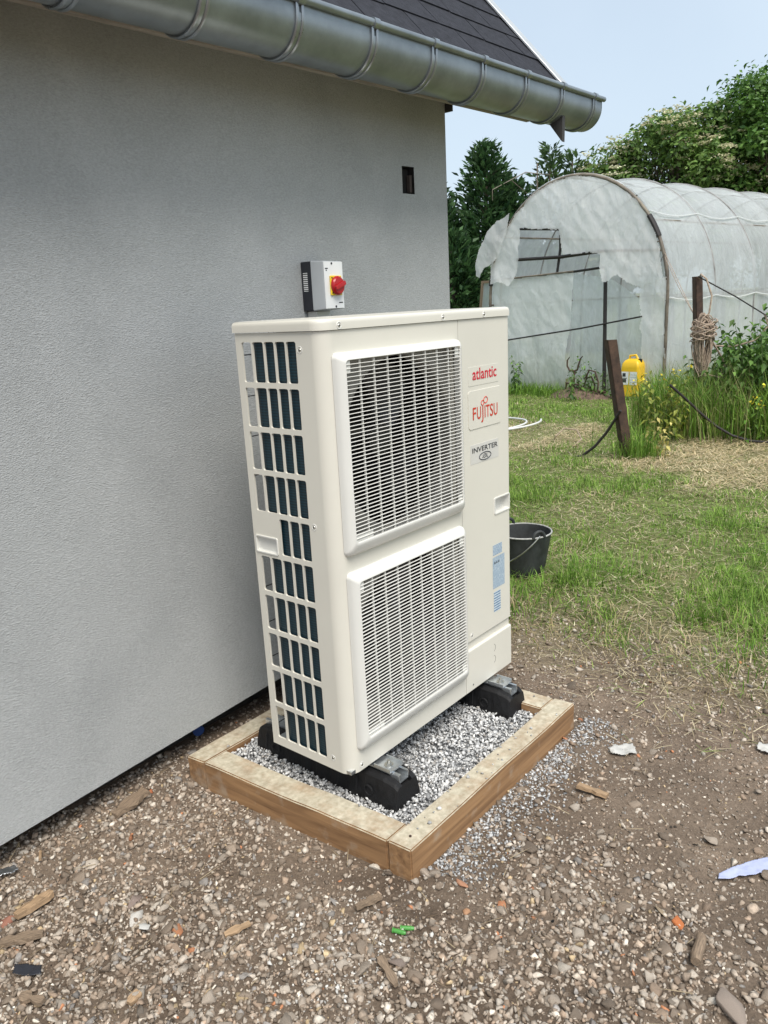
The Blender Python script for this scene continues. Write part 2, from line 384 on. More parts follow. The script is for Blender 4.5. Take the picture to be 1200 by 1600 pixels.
def film_mat(name, c, clear, dirt=(0.30, 0.33, 0.24), dirt_z=None):
    """milky polythene: part of the light passes straight, the rest is scattered to both sides"""
    m, n, l, b = new_mat(name)
    tc = n.new('ShaderNodeTexCoord')
    mp = n.new('ShaderNodeMapping'); mp.inputs['Scale'].default_value = (3, 3, 0.9); l.new(tc.outputs['Object'], mp.inputs['Vector'])
    nz = n.new('ShaderNodeTexNoise'); nz.inputs['Scale'].default_value = 2.6; nz.inputs['Detail'].default_value = 8; nz.inputs['Roughness'].default_value = 0.7; nz.inputs['Distortion'].default_value = 0.8
    l.new(mp.outputs[0], nz.inputs['Vector'])
    rp = n.new('ShaderNodeValToRGB'); e = rp.color_ramp.elements
    e[0].position = 0.3; e[0].color = (*[x*0.97 for x in c], 1); e[1].position = 0.65; e[1].color = (*c, 1)
    l.new(nz.outputs['Fac'], rp.inputs['Fac'])
    colr = rp.outputs['Color']
    if dirt_z:
        sx = n.new('ShaderNodeSeparateXYZ'); l.new(tc.outputs['Object'], sx.inputs[0])
        ad = n.new('ShaderNodeMath'); ad.operation = 'MULTIPLY_ADD'; l.new(nz.outputs['Fac'], ad.inputs[0]); ad.inputs[1].default_value = 1.2; l.new(sx.outputs['Z'], ad.inputs[2])
        mr = n.new('ShaderNodeMapRange'); mr.inputs[1].default_value = dirt_z+0.6; mr.inputs[2].default_value = 0.55; mr.inputs[3].default_value = 0.0; mr.inputs[4].default_value = 0.75
        l.new(ad.outputs[0], mr.inputs[0])
        mx = n.new('ShaderNodeMix'); mx.data_type = 'RGBA'; l.new(mr.outputs[0], mx.inputs[0]); l.new(colr, mx.inputs[6]); mx.inputs[7].default_value = (*dirt, 1)
        colr = mx.outputs[2]
    l.new(colr, b.inputs['Base Color']); b.inputs['Roughness'].default_value = 0.22; b.inputs['Specular IOR Level'].default_value = 0.6
    tr = n.new('ShaderNodeBsdfTranslucent'); l.new(colr, tr.inputs['Color'])
    ms = n.new('ShaderNodeMixShader'); ms.inputs[0].default_value = 0.5; l.new(b.outputs[0], ms.inputs[1]); l.new(tr.outputs[0], ms.inputs[2])
    tp = n.new('ShaderNodeBsdfTransparent'); tp.inputs['Color'].default_value = (0.93, 0.96, 0.97, 1)
    mr2 = n.new('ShaderNodeMapRange'); mr2.inputs[1].default_value = 0.3; mr2.inputs[2].default_value = 0.7; mr2.inputs[3].default_value = min(1, clear*1.2); mr2.inputs[4].default_value = clear*0.8
    l.new(nz.outputs['Fac'], mr2.inputs[0])
    m2 = n.new('ShaderNodeMixShader'); l.new(mr2.outputs[0], m2.inputs[0]); l.new(ms.outputs[0], m2.inputs[1]); l.new(tp.outputs[0], m2.inputs[2])
    l.new(m2.outputs[0], n['Material Output'].inputs['Surface'])
    # creases: the edges of stretched, warped cells
    mp3 = n.new('ShaderNodeMapping'); mp3.inputs['Scale'].default_value = (2.2, 2.2, 1.3); l.new(tc.outputs['Object'], mp3.inputs['Vector'])
    wn3 = n.new('ShaderNodeTexNoise'); wn3.inputs['Scale'].default_value = 1.7; wn3.inputs['Detail'].default_value = 4; l.new(mp3.outputs[0], wn3.inputs['Vector'])
    va = n.new('ShaderNodeVectorMath'); va.operation = 'MULTIPLY_ADD'; l.new(wn3.outputs['Color'], va.inputs[0]); va.inputs[1].default_value = (1.2, 1.2, 1.2); l.new(mp3.outputs[0], va.inputs[2])
    vc = n.new('ShaderNodeTexVoronoi'); vc.feature = 'DISTANCE_TO_EDGE'; vc.inputs['Scale'].default_value = 1.9; l.new(va.outputs[0], vc.inputs['Vector'])
    cr = n.new('ShaderNodeMapRange'); cr.inputs[1].default_value = 0.0; cr.inputs[2].default_value = 0.12; cr.inputs[3].default_value = 1.0; cr.inputs[4].default_value = 0.0; l.new(vc.outputs['Distance'], cr.inputs[0])
    ah = n.new('ShaderNodeMath'); ah.operation = 'MULTIPLY_ADD'; l.new(cr.outputs[0], ah.inputs[0]); ah.inputs[1].default_value = 0.22; l.new(nz.outputs['Fac'], ah.inputs[2])
    bp = n.new('ShaderNodeBump'); bp.inputs['Strength'].default_value = 0.35; bp.inputs['Distance'].default_value = 0.04
    l.new(ah.outputs[0], bp.inputs['Height']); l.new(bp.outputs[0], b.inputs['Normal']); l.new(bp.outputs[0], tr.inputs['Normal'])
    return m
M['film'] = film_mat('polythene_cover', (0.89, 0.915, 0.93), 0.40)
M['film_torn'] = film_mat('torn_polythene', (0.91, 0.915, 0.905), 0.26)
M['film_thin'] = film_mat('thin_polythene', (0.78, 0.84, 0.85), 0.46, dirt_z=0.9)
M['film_dirty'] = film_mat('dirty_polythene', (0.84, 0.875, 0.86), 0.20, dirt_z=0.8)

def ground_mat():
    m, n, l, b = new_mat('earth_and_turf_soil')
    tc = n.new('ShaderNodeTexCoord'); src = tc.outputs['Object']
    n1 = n.new('ShaderNodeTexNoise'); n1.inputs['Scale'].default_value = 2.2; n1.inputs['Detail'].default_value = 8; n1.inputs['Roughness'].default_value = 0.7; l.new(src, n1.inputs['Vector'])
    r1 = n.new('ShaderNodeValToRGB'); e = r1.color_ramp.elements
    e[0].position = 0.32; e[0].color = (0.105, 0.077, 0.056, 1); e[1].position = 0.68; e[1].color = (0.285, 0.220, 0.165, 1)
    l.new(n1.outputs['Fac'], r1.inputs['Fac'])
    n2 = n.new('ShaderNodeTexNoise'); n2.inputs['Scale'].default_value = 90; n2.inputs['Detail'].default_value = 7; n2.inputs['Roughness'].default_value = 0.75; l.new(src, n2.inputs['Vector'])
    mr = n.new('ShaderNodeMapRange'); mr.inputs[1].default_value = 0.3; mr.inputs[2].default_value = 0.7; mr.inputs[3].default_value = 0.65; mr.inputs[4].default_value = 1.35; l.new(n2.outputs['Fac'], mr.inputs[0])
    sc = n.new('ShaderNodeVectorMath'); sc.operation = 'SCALE'; l.new(r1.outputs['Color'], sc.inputs[0]); l.new(mr.outputs[0], sc.inputs['Scale'])
    # lawn soil with thatch
    r3 = n.new('ShaderNodeValToRGB'); e = r3.color_ramp.elements
    e[0].position = 0.35; e[0].color = (0.075, 0.095, 0.030, 1); e[1].position = 0.7; e[1].color = (0.28, 0.27, 0.12, 1)
    l.new(n2.outputs['Fac'], r3.inputs['Fac'])
    sx = n.new('ShaderNodeSeparateXYZ'); l.new(src, sx.inputs[0])
    ma = n.new('ShaderNodeMath'); ma.operation = 'MULTIPLY_ADD'; l.new(n1.outputs['Fac'], ma.inputs[0]); ma.inputs[1].default_value = 1.0; l.new(sx.outputs['X'], ma.inputs[2])
    m3 = n.new('ShaderNodeMapRange'); m3.inputs[1].default_value = 1.75; m3.inputs[2].default_value = 2.7; l.new(ma.outputs[0], m3.inputs[0])
    mx = n.new('ShaderNodeMix'); mx.data_type = 'RGBA'; l.new(m3.outputs[0], mx.inputs[0]); l.new(sc.outputs[0], mx.inputs[6]); l.new(r3.outputs['Color'], mx.inputs[7])
    l.new(mx.outputs[2], b.inputs['Base Color'])
    b.inputs['Roughness'].default_value = 0.95; b.inputs['Specular IOR Level'].default_value = 0.2
    bp = n.new('ShaderNodeBump'); bp.inputs['Strength'].default_value = 0.9; bp.inputs['Distance'].default_value = 0.012
    l.new(n2.outputs['Fac'], bp.inputs['Height']); l.new(bp.outputs[0], b.inputs['Normal'])
    return m
M['ground'] = ground_mat()

def print_mat(name, paper, ink, rows, cols):
    m, n, l, b = new_mat(name)
    tc = n.new('ShaderNodeTexCoord')
    mp = n.new('ShaderNodeMapping'); mp.inputs['Scale'].default_value = (cols, 1, rows); l.new(tc.outputs['Generated'], mp.inputs['Vector'])
    nz = n.new('ShaderNodeTexNoise'); nz.inputs['Scale'].default_value = 1.0; nz.inputs['Detail'].default_value = 1; l.new(mp.outputs[0], nz.inputs['Vector'])
    wv = n.new('ShaderNodeTexWave'); wv.bands_direction = 'Z'; wv.inputs['Scale'].default_value = 0.32; l.new(mp.outputs[0], wv.inputs['Vector'])
    mu = n.new('ShaderNodeMath'); mu.operation = 'MULTIPLY'; l.new(nz.outputs['Fac'], mu.inputs[0]); l.new(wv.outputs['Fac'], mu.inputs[1])
    rp = n.new('ShaderNodeValToRGB'); rp.color_ramp.elements[0].position = 0.2; rp.color_ramp.elements[1].position = 0.34
    rp.color_ramp.elements[0].color = (*paper, 1); rp.color_ramp.elements[1].color = (*ink, 1)
    l.new(mu.outputs[0], rp.inputs['Fac']); l.new(rp.outputs['Color'], b.inputs['Base Color']); b.inputs['Roughness'].default_value = 0.4
    return m
M['sticker'] = print_mat('printed_sticker', (0.52, 0.60, 0.66), (0.16, 0.26, 0.38), 26, 9)
M['sticker_s'] = print_mat('printed_sticker_small', (0.56, 0.64, 0.70), (0.10, 0.20, 0.34), 8, 7)
M['swlabel'] = print_mat('printed_switch_label', (0.78, 0.79, 0.78), (0.06, 0.06, 0.07), 9, 5)

# ------------------------------------------------------------------ ground
def ground_h(x, y):
    """gentle unevenness; the lawn lies a little higher than the trodden earth"""
    x, y = np.asarray(x, float), np.asarray(y, float)
    near = 1 - sstep(5, 14, np.hypot(x, y))
    h = (fbm(x*2.1+3, y*2.1, 1, 3)-0.5)*0.030*near + (fbm(x*9, y*9, 5, 3)-0.5)*0.012*near
    h = h + 0.02*sstep(1.3, 2.2, x)*near
    pad = np.maximum(np.maximum(-0.22-x, x-0.98), np.maximum(-0.68-y, y-0.5))
    h = np.where(pad < 0.12, h*sstep(0.0, 0.12, pad), h)
    h = h - 0.026*(1-sstep(1.0, 2.4, x))
    wd_ = y-(0.33+0.03*x)+(fbm(x*5, y*2, 37, 3)-.5)*0.10          # soil banked up against the wall's foot
    return h + np.where(x < 1.62, 0.040*sstep(-0.13, 0.07, wd_), 0)
def ground_h1(x, y): return float(ground_h(np.array([x]), np.array([y]))[0])
def axis(lo, hi, a, b, st):
    inner = np.arange(a, b+1e-6, st)
    k = np.geomspace(st, hi-b, 26); k2 = np.geomspace(st, a-lo, 26)
    return np.concatenate([(a-k2)[::-1], inner, b+k])
gx = axis(-600, 900, -1.9, 4.0, 0.035); gy = axis(-700, 700, -2.6, 1.2, 0.035)
GX, GY = np.meshgrid(gx, gy, indexing='ij')
GV = np.stack([GX, GY, ground_h(GX, GY)], -1).reshape(-1, 3)
ni, nj = GX.shape
I, J = np.meshgrid(np.arange(ni-1), np.arange(nj-1), indexing='ij')
q = (I*nj+J).ravel()
GF = np.stack([q, q+nj, q+nj+1, q+1], 1)
ground = obj('ground', np_mesh('ground', GV, GF, M['ground'], smooth=True), None)
tag(ground, 'bare brown earth running out into mown lawn', None, None, 'structure')

# ------------------------------------------------------------------ house
# the wall runs a touch off the unit's line and the site falls slightly towards the viewer
def H(u, v, w): return (u, 0.33 + 0.03*u - v, w + 0.033*u)
house = empty('house', (0, 0, 0), 'grey rendered outbuilding with zinc gutter and dark shingle roof', 'house')
def hbox(mb, u0, u1, v0, v1, w0, w1):
    k = [(u0,v0,w0),(u1,v0,w0),(u1,v1,w0),(u0,v1,w0),(u0,v0,w1),(u1,v0,w1),(u1,v1,w1),(u0,v1,w1)]
    return mb.add([H(*a) for a in k], [(0,3,2,1),(4,5,6,7),(0,1,5,4),(1,2,6,5),(2,3,7,6),(3,0,4,7)])
WC = 1.58
hu0, hu1, hw0, hw1 = 1.252, 1.336, 1.868, 1.972      # square opening cut in the wall
wall = MB()
wu, ww = [-5.0, hu0, hu1, WC], [0.126, hw0, hw1, 2.40]
for i in range(3):
    for j in range(3):
        if i == 1 and j == 1: continue
        wall.add([H(wu[i], 0, ww[j]), H(wu[i+1], 0, ww[j]), H(wu[i+1], 0, ww[j+1]), H(wu[i], 0, ww[j+1])], [(0, 1, 2, 3)])
wall.add([H(-5, 0, .126), H(WC, 0, .126), H(WC, -0.2, .126), H(-5, -0.2, .126)], [(0, 1, 2, 3)])
obj('wall', wall, M['stucco'], house)
gw = MB()
gw.add([H(WC, 0, .126), H(WC, -5, .126), H(WC, -5, 2.4), H(WC, -2.5, 5.0), H(WC, 0, 2.4)], [(0, 1, 2, 3, 4)])
obj('gable_wall', gw, M['stucco'], house)
reveal = MB()
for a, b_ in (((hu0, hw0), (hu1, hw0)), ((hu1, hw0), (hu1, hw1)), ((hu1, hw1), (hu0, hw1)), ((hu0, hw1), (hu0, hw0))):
    reveal.add([H(a[0], 0, a[1]), H(b_[0], 0, b_[1]), H(b_[0], -0.16, b_[1]), H(a[0], -0.16, a[1])], [(0, 1, 2, 3)])
obj('shade_dark_reveal', reveal, M['dark'], house)  # sides are plain render; their shade is put into a dark colour
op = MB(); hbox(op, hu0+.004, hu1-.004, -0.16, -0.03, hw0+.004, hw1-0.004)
opn = obj('wall_opening', op, M['dark'], house)  # dark block filling the hole in place of its shade
bw = MB(); hbox(bw, hu1-.016, hu1-.001, -0.028, -0.012, hw0+.008, hw1-.03)
obj('edge_of_brick', bw, mat('cavity_block', (0.10, 0.08, 0.07), 0.9, var=0.2), opn)
fd = MB(); hbox(fd, -5, WC-0.05, -0.4, -0.14, -0.3, 0.126)
obj('foundation', fd, M['concrete'], house)
# eaves
fa = MB(); hbox(fa, -5, 2.07, 0.13, 0.155, 2.192, 2.335)
obj('fascia_board', fa, M['timber_grey'], house, bevel=(0.003, 1))
so = MB(); hbox(so, -5, 2.07, -0.02, 0.13, 2.262, 2.28)
obj('soffit_board', so, M['timber_grey'], house)
fs_ = MB(); hbox(fs_, WC+.001, WC+.018, -0.06, 0.03, 2.205, 2.262)
obj('corner_bead', fs_, M['barge'], house)
# roof: plane rising from the eave at 48 degrees
PT = R(48.0); EV, EW, VU = 0.30, 2.318, 2.075
def RF(u, t, h):            # t up the slope, h off the plane
    return H(u, EV - t*math.cos(PT) + h*math.sin(PT), EW + t*math.sin(PT) + h*math.cos(PT))
def rbox(mb, u0, u1, t0, t1, h0, h1, lift=0.0):
    k = [(u0,t0,h0),(u1,t0,h0),(u1,t1,h0-lift),(u0,t1,h0-lift),(u0,t0,h1),(u1,t0,h1),(u1,t1,h1-lift),(u0,t1,h1-lift)]
    return mb.add([RF(*a) for a in k], [(0,3,2,1),(4,5,6,7),(0,1,5,4),(1,2,6,5),(2,3,7,6),(3,0,4,7)])
rf = MB(); rbox(rf, -5, VU-0.012, 0.0, 3.9, -0.03, -0.004)
roof = obj('roof', rf, M['shingle'], house)
EXP, TW = 0.143, 0.333
count = 0
for row in range(10):
    off = (row % 3) * TW/3 + 0.05
    u1 = VU - 0.006 - off
    edges = [VU-0.006, u1] + [u1 - TW*k for k in range(1, 9)]
    for a, b_ in zip(edges[1:], edges[:-1]):
        if b_ < -0.2: continue
        g = 0.0035
        s_ = MB(); dj = random.uniform(-0.004, 0.004); lift = random.uniform(0, .0015)
        rbox(s_, a+g, b_-g, row*EXP+dj, row*EXP+EXP+0.02, 0.003+lift, 0.0085+lift, 0.0055)
        obj('shingle', s_, M['shingle'], roof); count += 1
far = MB(); rbox(far, -5, VU-0.02, 10*EXP, 3.9, 0.0, 0.004)
obj('upper_roof_covering', far, M['shingle'], roof)
vt = MB(); rbox(vt, VU-0.045, VU+0.022, -0.02, 3.9, 0.010, 0.020); rbox(vt, VU+0.008, VU+0.022, -0.02, 3.9, -0.07, 0.010)
obj('verge_trim', vt, M['verge'], roof, bevel=(0.002, 1))
bb = MB()
prof = [(0.10, -0.02), (3.9, -0.02), (3.9, -0.16), (0.22, -0.16), (0.02, -0.19)]
bb.prism(prof, lambda a, b_, d: RF(d, a, b_), VU-0.025, VU+0.007)
obj('barge_board', bb, M['barge'], roof)
be = MB().prism([(0.332, 2.182), (0.330, 2.076), (0.268, 2.156)], lambda a, b_, d: H(d, a, b_), 2.035, 2.062)
obj('barge_end', be, M['barge'], roof)
# gutter: half-round zinc with a roll along the front, and stirrup brackets
GC_V, GC_W, GR = 0.268, 2.252, 0.092
gut_prof = [(GC_V - GR, GC_W+0.055)] + [(GC_V - GR*math.cos(t), GC_W - GR*math.sin(t)) for t in np.linspace(0, math.pi, 25)] + [(GC_V+GR, GC_W+0.03)]
def sweep(mb, prof, us, thick=0.0):
    n = len(prof)
    vs = [H(u, v, w) for u in us for v, w in prof]
    fs = [(i*n+k, i*n+k+1, (i+1)*n+k+1, (i+1)*n+k) for i in range(len(us)-1) for k in range(n-1)]
    return mb.add(vs, fs)
G0, G1 = -5.0, 2.40
g = MB(); sweep(g, gut_prof, list(np.linspace(G0, G1, 60)))
inn = [(GC_V+(v-GC_V)*0.975, GC_W+(w-GC_W)*0.975+.0006) for v, w in gut_prof]
sweep(g, inn, list(np.linspace(G0, G1, 60)))
gutter = obj('gutter', g, M['zinc'], house, smooth=50)
rl = MB(); rl.tube([H(u, GC_V+GR+0.006, GC_W+0.034) for u in (G0, -1, 0, 1, 2, G1+0.012)], 0.0115, 12)
obj('gutter_roll', rl, M['zinc'], gutter, smooth=60)
ec = MB()
pr = [(GC_V - GR*math.cos(t), GC_W - GR*math.sin(t)) for t in np.linspace(0, math.pi, 25)]
pr = [(GC_V-GR, GC_W+.05)] + pr + [(GC_V+GR, GC_W+.028)]
ec.prism(pr, lambda a, b_, d: H(d, a, b_), G1-0.004, G1+0.003)
obj('end_cap', ec, M['zinc'], gutter, smooth=40)
su = [2.306 - 0.332*k for k in range(0, 11)]
for k, u in enumerate(su):
    u += random.uniform(-0.006, 0.006)
    s_ = MB()
    o_, r1, r2 = [], GR+0.0035, GR+0.0075
    for t in np.linspace(0.15, math.pi, 22): o_.append((GC_V - r1*math.cos(t), GC_W - r1*math.sin(t)))
    for du in (-0.011, 0.011):
        s_.tube([H(u+du, v, w) for v, w in o_] + [H(u+du, GC_V+r1, GC_W+0.026)], 0.0052, 6)
    for i in range(len(o_)-1):
        (v0, w0), (v1, w1) = o_[i], o_[i+1]
        s_.add([H(u-.011, v0, w0), H(u+.011, v0, w0), H(u+.011, v1, w1), H(u-.011, v1, w1)], [(0, 1, 2, 3)])
    s_.tube([H(u-.013, GC_V+GR+0.006, GC_W+0.034), H(u+.013, GC_V+GR+0.006, GC_W+0.034)], 0.0155, 12)
    hbox(s_, u-.012, u+.012, 0.157, GC_V-GR-.001, 2.20, 2.30)
    obj('gutter_bracket', s_, M['zinc_bright'], gutter, smooth=60)

# ------------------------------------------------------------------ timber frame and grey gravel bed
FT = 0.075
fr = empty('timber_frame', (0.4, -0.15, 0), 'sawn timber frame around the grey gravel under the heat pump', 'frame')
def plank(name, poly, z0, z1, m):
    o = Vector(fr.location)
    me = MB().prism([(a-o.x, b_-o.y) for a, b_ in poly], lambda a, b_, d: (a, b_, d), z0, z1).mesh(name)
    finish(me)
    bm = bmesh.new(); bm.from_mesh(me)
    bmesh.ops.subdivide_edges(bm, edges=[e for e in bm.edges if e.calc_length() > 0.3], cuts=14, use_grid_fill=True)
    for v in bm.verts:
        n_ = (vnoise(v.co.x*9+z0, v.co.y*9, 3)-.5)
        v.co.z += n_*0.004; v.co.x += (vnoise(v.co.y*7, v.co.z*30, 5)-.5)*0.004; v.co.y += (vnoise(v.co.x*7, v.co.z*30, 8)-.5)*0.004
    es = [e for e in bm.edges if len(e.link_faces) == 2 and e.calc_face_angle(0) > 0.8]
    bmesh.ops.bevel(bm, geom=es, offset=0.004, segments=2, affect='EDGES')
    bm.to_mesh(me); bm.free()
    return obj(name, me, m, fr)
BL, FL, FRr, BR = (-0.129, 0.288), (-0.063, -0.592), (0.893, -0.592), (0.828, 0.290)
plank('front_plank', [FL, FRr, (0.888, -0.515), (-0.069, -0.515)], -0.09, FT, M['wood_x'])
plank('back_plank', [BL, (-0.123, 0.208), (0.835, 0.210), BR], -0.09, FT-.001, M['wood_x'])
plank('side_plank', [(-0.070, -0.513), (0.020, -0.513), (-0.033, 0.206), (-0.124, 0.206)], -0.09, FT-.002, M['wood_y'])
plank('side_plank', [(0.795, -0.513), (0.887, -0.513), (0.834, 0.208), (0.742, 0.208)], -0.09, FT-.0015, M['wood_y'])
for q_ in ((-0.02, -0.555),):
    nl = MB().lathe([(0.0001, .0005), (0.0038, 0.0005), (0.0038, -0.004)], (q_[0]-0.4, q_[1]+0.15, FT+0.0025), 8)
    obj('nail_head', nl, M['rust'], fr)

# ---- stones: variants and scattering
def ico(sub):
    bm = bmesh.new(); bmesh.ops.create_icosphere(bm, subdivisions=sub, radius=1.0)
    bm.verts.ensure_lookup_table()
    V = np.array([v.co[:] for v in bm.verts]); F = np.array([[v.index for v in f.verts] for f in bm.faces]); bm.free()
    return V, F
ICO1, ICO2 = ico(1), ico(2)
def hulls(k, npt, seed, bev=0.0):
    """angular stones: convex hulls of scattered points"""
    r = np.random.default_rng(seed); out = []
    for _ in range(k):
        bm = bmesh.new()
        P = r.normal(size=(npt, 3)); P /= np.linalg.norm(P, axis=1)[:, None]; P *= r.uniform(.72, 1.08, (npt, 1))
        for q_ in P: bm.verts.new(q_)
        res = bmesh.ops.convex_hull(bm, input=bm.verts)
        bmesh.ops.delete(bm, geom=[v for v in bm.verts if not v.link_faces], context='VERTS')
        if bev:
            bmesh.ops.bevel(bm, geom=list(bm.edges), offset=bev, segments=1, affect='EDGES')
        bmesh.ops.triangulate(bm, faces=bm.faces)
        bm.verts.ensure_lookup_table(); bm.verts.index_update()
        out.append((np.array([v.co[:] for v in bm.verts]), np.array([[v.index for v in f.verts] for f in bm.faces]))); bm.free()
    return out
VAR1, VAR2 = hulls(26, 11, 1), hulls(20, 13, 2, 0.07)
def rot_mats(n, r):
    qn = r.normal(size=(n, 4)); qn /= np.linalg.norm(qn, axis=1)[:, None]
    w, x, y, z = qn.T
    return np.stack([1-2*(y*y+z*z), 2*(x*y-z*w), 2*(x*z+y*w), 2*(x*y+z*w), 1-2*(x*x+z*z), 2*(y*z-x*w), 2*(x*z-y*w), 2*(y*z+x*w), 1-2*(x*x+y*y)], 1).reshape(n, 3, 3)
def stone_batch(P, S, C, var, r, flat=0.75):
    n = len(P); vi = r.integers(0, len(var), n); RM = rot_mats(n, r)
    SC = np.stack([r.uniform(.8, 1.35, n), r.uniform(.7, 1.1, n), r.uniform(.5, .85, n)], 1)
    vs, fs, cs, off = [], [], [], 0
    for j, (bv, bf) in enumerate(var):
        i = np.nonzero(vi == j)[0]
        if not len(i): continue
        V = np.einsum('nij,nkj->nki', RM[i], bv[None]*SC[i][:, None, :])
        V[:, :, 2] *= flat
        V = V*S[i][:, None, None]+P[i][:, None, :]
        k = len(bv)
        vs.append(V.reshape(-1, 3)); fs.append((bf[None]+(np.arange(len(i))*k)[:, None, None]).reshape(-1, 3)+off); cs.append(np.repeat(C[i], k, 0)); off += k*len(i)
    return np.concatenate(vs), np.concatenate(fs), np.concatenate(cs)
def stuff_mesh(name, batches, m):
    vs, fs, cs, k = [], [], [], 0
    for v, f, c in batches:
        vs.append(v); fs.append(f+k); cs.append(c); k += len(v)
    return np_mesh(name, np.concatenate(vs), np.concatenate(fs), m, np.concatenate(cs))
def palette(n, pal, wts, r, jit=0.12):
    c = np.array(pal)[r.choice(len(pal), n, p=np.array(wts)/sum(wts))]
    return np.clip(c*(1+r.normal(size=(n, 1))*jit), 0.01, 0.9)

def in_frame(x, y, m=0.0):
    """inside the timber frame's inner edge by margin m"""
    lx = -0.033 + (0.206-y)*0.0737; rx = 0.742 + (0.208-y)*0.0735
    return (x > lx+m) & (x < rx-m) & (y > -0.515+m) & (y < 0.208-m)
r = np.random.default_rng(11)
n = 15000
px, py = r.uniform(-0.05, 0.82, n), r.uniform(-0.53, 0.22, n)
k = in_frame(px, py, 0.002); px, py = px[k], py[k]; n = len(px)
ps = np.clip(r.lognormal(math.log(0.0062), 0.28, n), 0.0035, 0.011)
pz = 0.047 + (fbm(px*6, py*6, 9, 2)-.5)*0.02 + r.uniform(-0.008, 0.007, n)
# heaped up a little against the planks so that some spill over the top
gray = [(0.30, 0.303, 0.305), (0.40, 0.402, 0.40), (0.52, 0.52, 0.515), (0.22, 0.222, 0.225), (0.62, 0.615, 0.60), (0.34, 0.32, 0.295)]
pc = palette(n, gray, [3, 5, 5, 2, 2.5, 1], r)*1.22
# spilled chips on the planks' tops
n2 = 210
sx_, sy_ = r.uniform(-0.1, 0.9, n2*6), r.uniform(-0.6, 0.29, n2*6)
edge = (~in_frame(sx_, sy_, 0.002)) & (sx_ > -0.062+(-0.592-sy_)*0.0) & (sx_ < 0.885) & (sy_ > -0.585)
lx_ = -0.129 + (0.288-sy_)*0.075+0.012
edge &= (sx_ > lx_) & ((sy_ < -0.44) | (r.uniform(size=n2*6) < 0.16)) & (r.uniform(size=n2*6) < np.where(sx_ > 0.02, 0.35, 0.12))
sx_, sy_ = sx_[edge], sy_[edge]
ss = np.clip(r.lognormal(math.log(0.0048), 0.35, len(sx_)), 0.002, 0.010)
sp = np.stack([sx_, sy_, FT+ss*0.35], 1)
base_pts = np.stack([px, py, pz], 1)
bed = stuff_mesh('gravel_bed', [stone_batch(base_pts, ps, pc, VAR1, r, 0.9), stone_batch(sp, ss, palette(len(sp), gray, [4, 5, 3, 3, 1, 1], r), VAR1, r, 0.8)], M['padstone'])
tag(obj('gravel_bed', bed, None), 'fine grey crushed stone filling the timber frame', 'gravel', None, 'stuff')
fill = MB().prism([(0.018, -0.514), (0.796, -0.514), (0.743, 0.207), (-0.032, 0.207)], lambda a, b_, d: (a, b_, d), -0.04, 0.036)
tag(obj('bedding_layer', fill, mat('stone_dust', (0.22, 0.225, 0.23), 0.95, var=0.2, vscale=60, bump=0.8, bscale=150)), 'grey stone dust under the gravel chips', 'gravel', None, 'stuff')

# ------------------------------------------------------------------ loose stones on the earth
def blocked(x, y, m=0.0):
    """where frame or house stand"""
    fx = (x > -0.129+(0.288-y)*0.075-m) & (x < 0.895+m) & (y > -0.592-m) & (y < 0.29+m)
    hs = y > 0.33+0.03*x + 0.12
    return fx | (hs & (x < WC))
def cam_d(x, y): return np.hypot(x-CAM.x, y-CAM.y)
def earthiness(x, y):
    d = cam_d(x, y)
    e = sstep(1.62, 2.0, d + (fbm(x*2.5, y*2.5, 21, 3)-.5)*0.7)*sstep(-0.30, 0.08, x + (fbm(x*3, y*3, 23, 3)-.5)*0.5)
    e = np.maximum(e, 0.85*sstep(0.5, 0.62, fbm(x*1.9+7, y*1.9, 31, 3)))
    return e
brown = [(0.27, 0.225, 0.185), (0.335, 0.295, 0.255), (0.40, 0.365, 0.325), (0.20, 0.165, 0.135), (0.46, 0.43, 0.39), (0.30, 0.235, 0.185), (0.38, 0.18, 0.10), (0.27, 0.26, 0.255), (0.56, 0.53, 0.48), (0.40, 0.32, 0.21)]
brown = [(a*1.10, b_*1.05, c_*0.985) for a, b_, c_ in brown]
bw_ = [7, 8, 5, 5, 1.6, 3, 0.15, 1.2, 0.4, 0.5]
def scatter(n, x0, x1, y0, y1, r, thr):
    x, y = r.uniform(x0, x1, n), r.uniform(y0, y1, n)
    k = (~blocked(x, y, 0.002)) & (r.uniform(size=n) < thr(x, y))
    return x[k], y[k]
CMI = cam.matrix_world.inverted()
CMN = np.array(CMI)
def in_view(x, y, m=1.22, z=0.0):
    """inside the picture's field plus a margin on every side"""
    P = np.stack([x, y, np.full(len(x), z), np.ones(len(x))], 1) @ CMN.T
    f = 1215.0; d = np.maximum(-P[:, 2], 1e-3)
    return (P[:, 2] < 0) & (np.abs(P[:, 0]/d*f) < 600*m) & (np.abs(P[:, 1]/d*f) < 800*m)
r = np.random.default_rng(5)
batches = []
x, y = scatter(84000, -1.6, 1.9, -2.2, 0.46, r, lambda x, y: 0.85-0.30*earthiness(x, y))
k = in_view(x, y); x, y = x[k], y[k]
s = np.clip(r.lognormal(math.log(0.0036), 0.38, len(x)), 0.0018, 0.007)
batches.append(stone_batch(np.stack([x, y, ground_h(x, y)+s*0.1], 1), s, palette(len(x), brown, bw_, r, 0.32)*0.92, VAR1, r, 0.8))
x, y = scatter(82000, -1.6, 1.75, -2.2, 0.46, r, lambda x, y: 1.0-0.86*earthiness(x, y))
k = in_view(x, y); x, y = x[k], y[k]
s = np.clip(r.lognormal(math.log(0.0078), 0.33, len(x)), 0.004, 0.0155)
batches.append(stone_batch(np.stack([x, y, ground_h(x, y)+s*r.uniform(-0.15, .5, len(x))], 1), s, palette(len(x), brown, bw_, r, 0.22), VAR1, r, 0.85))
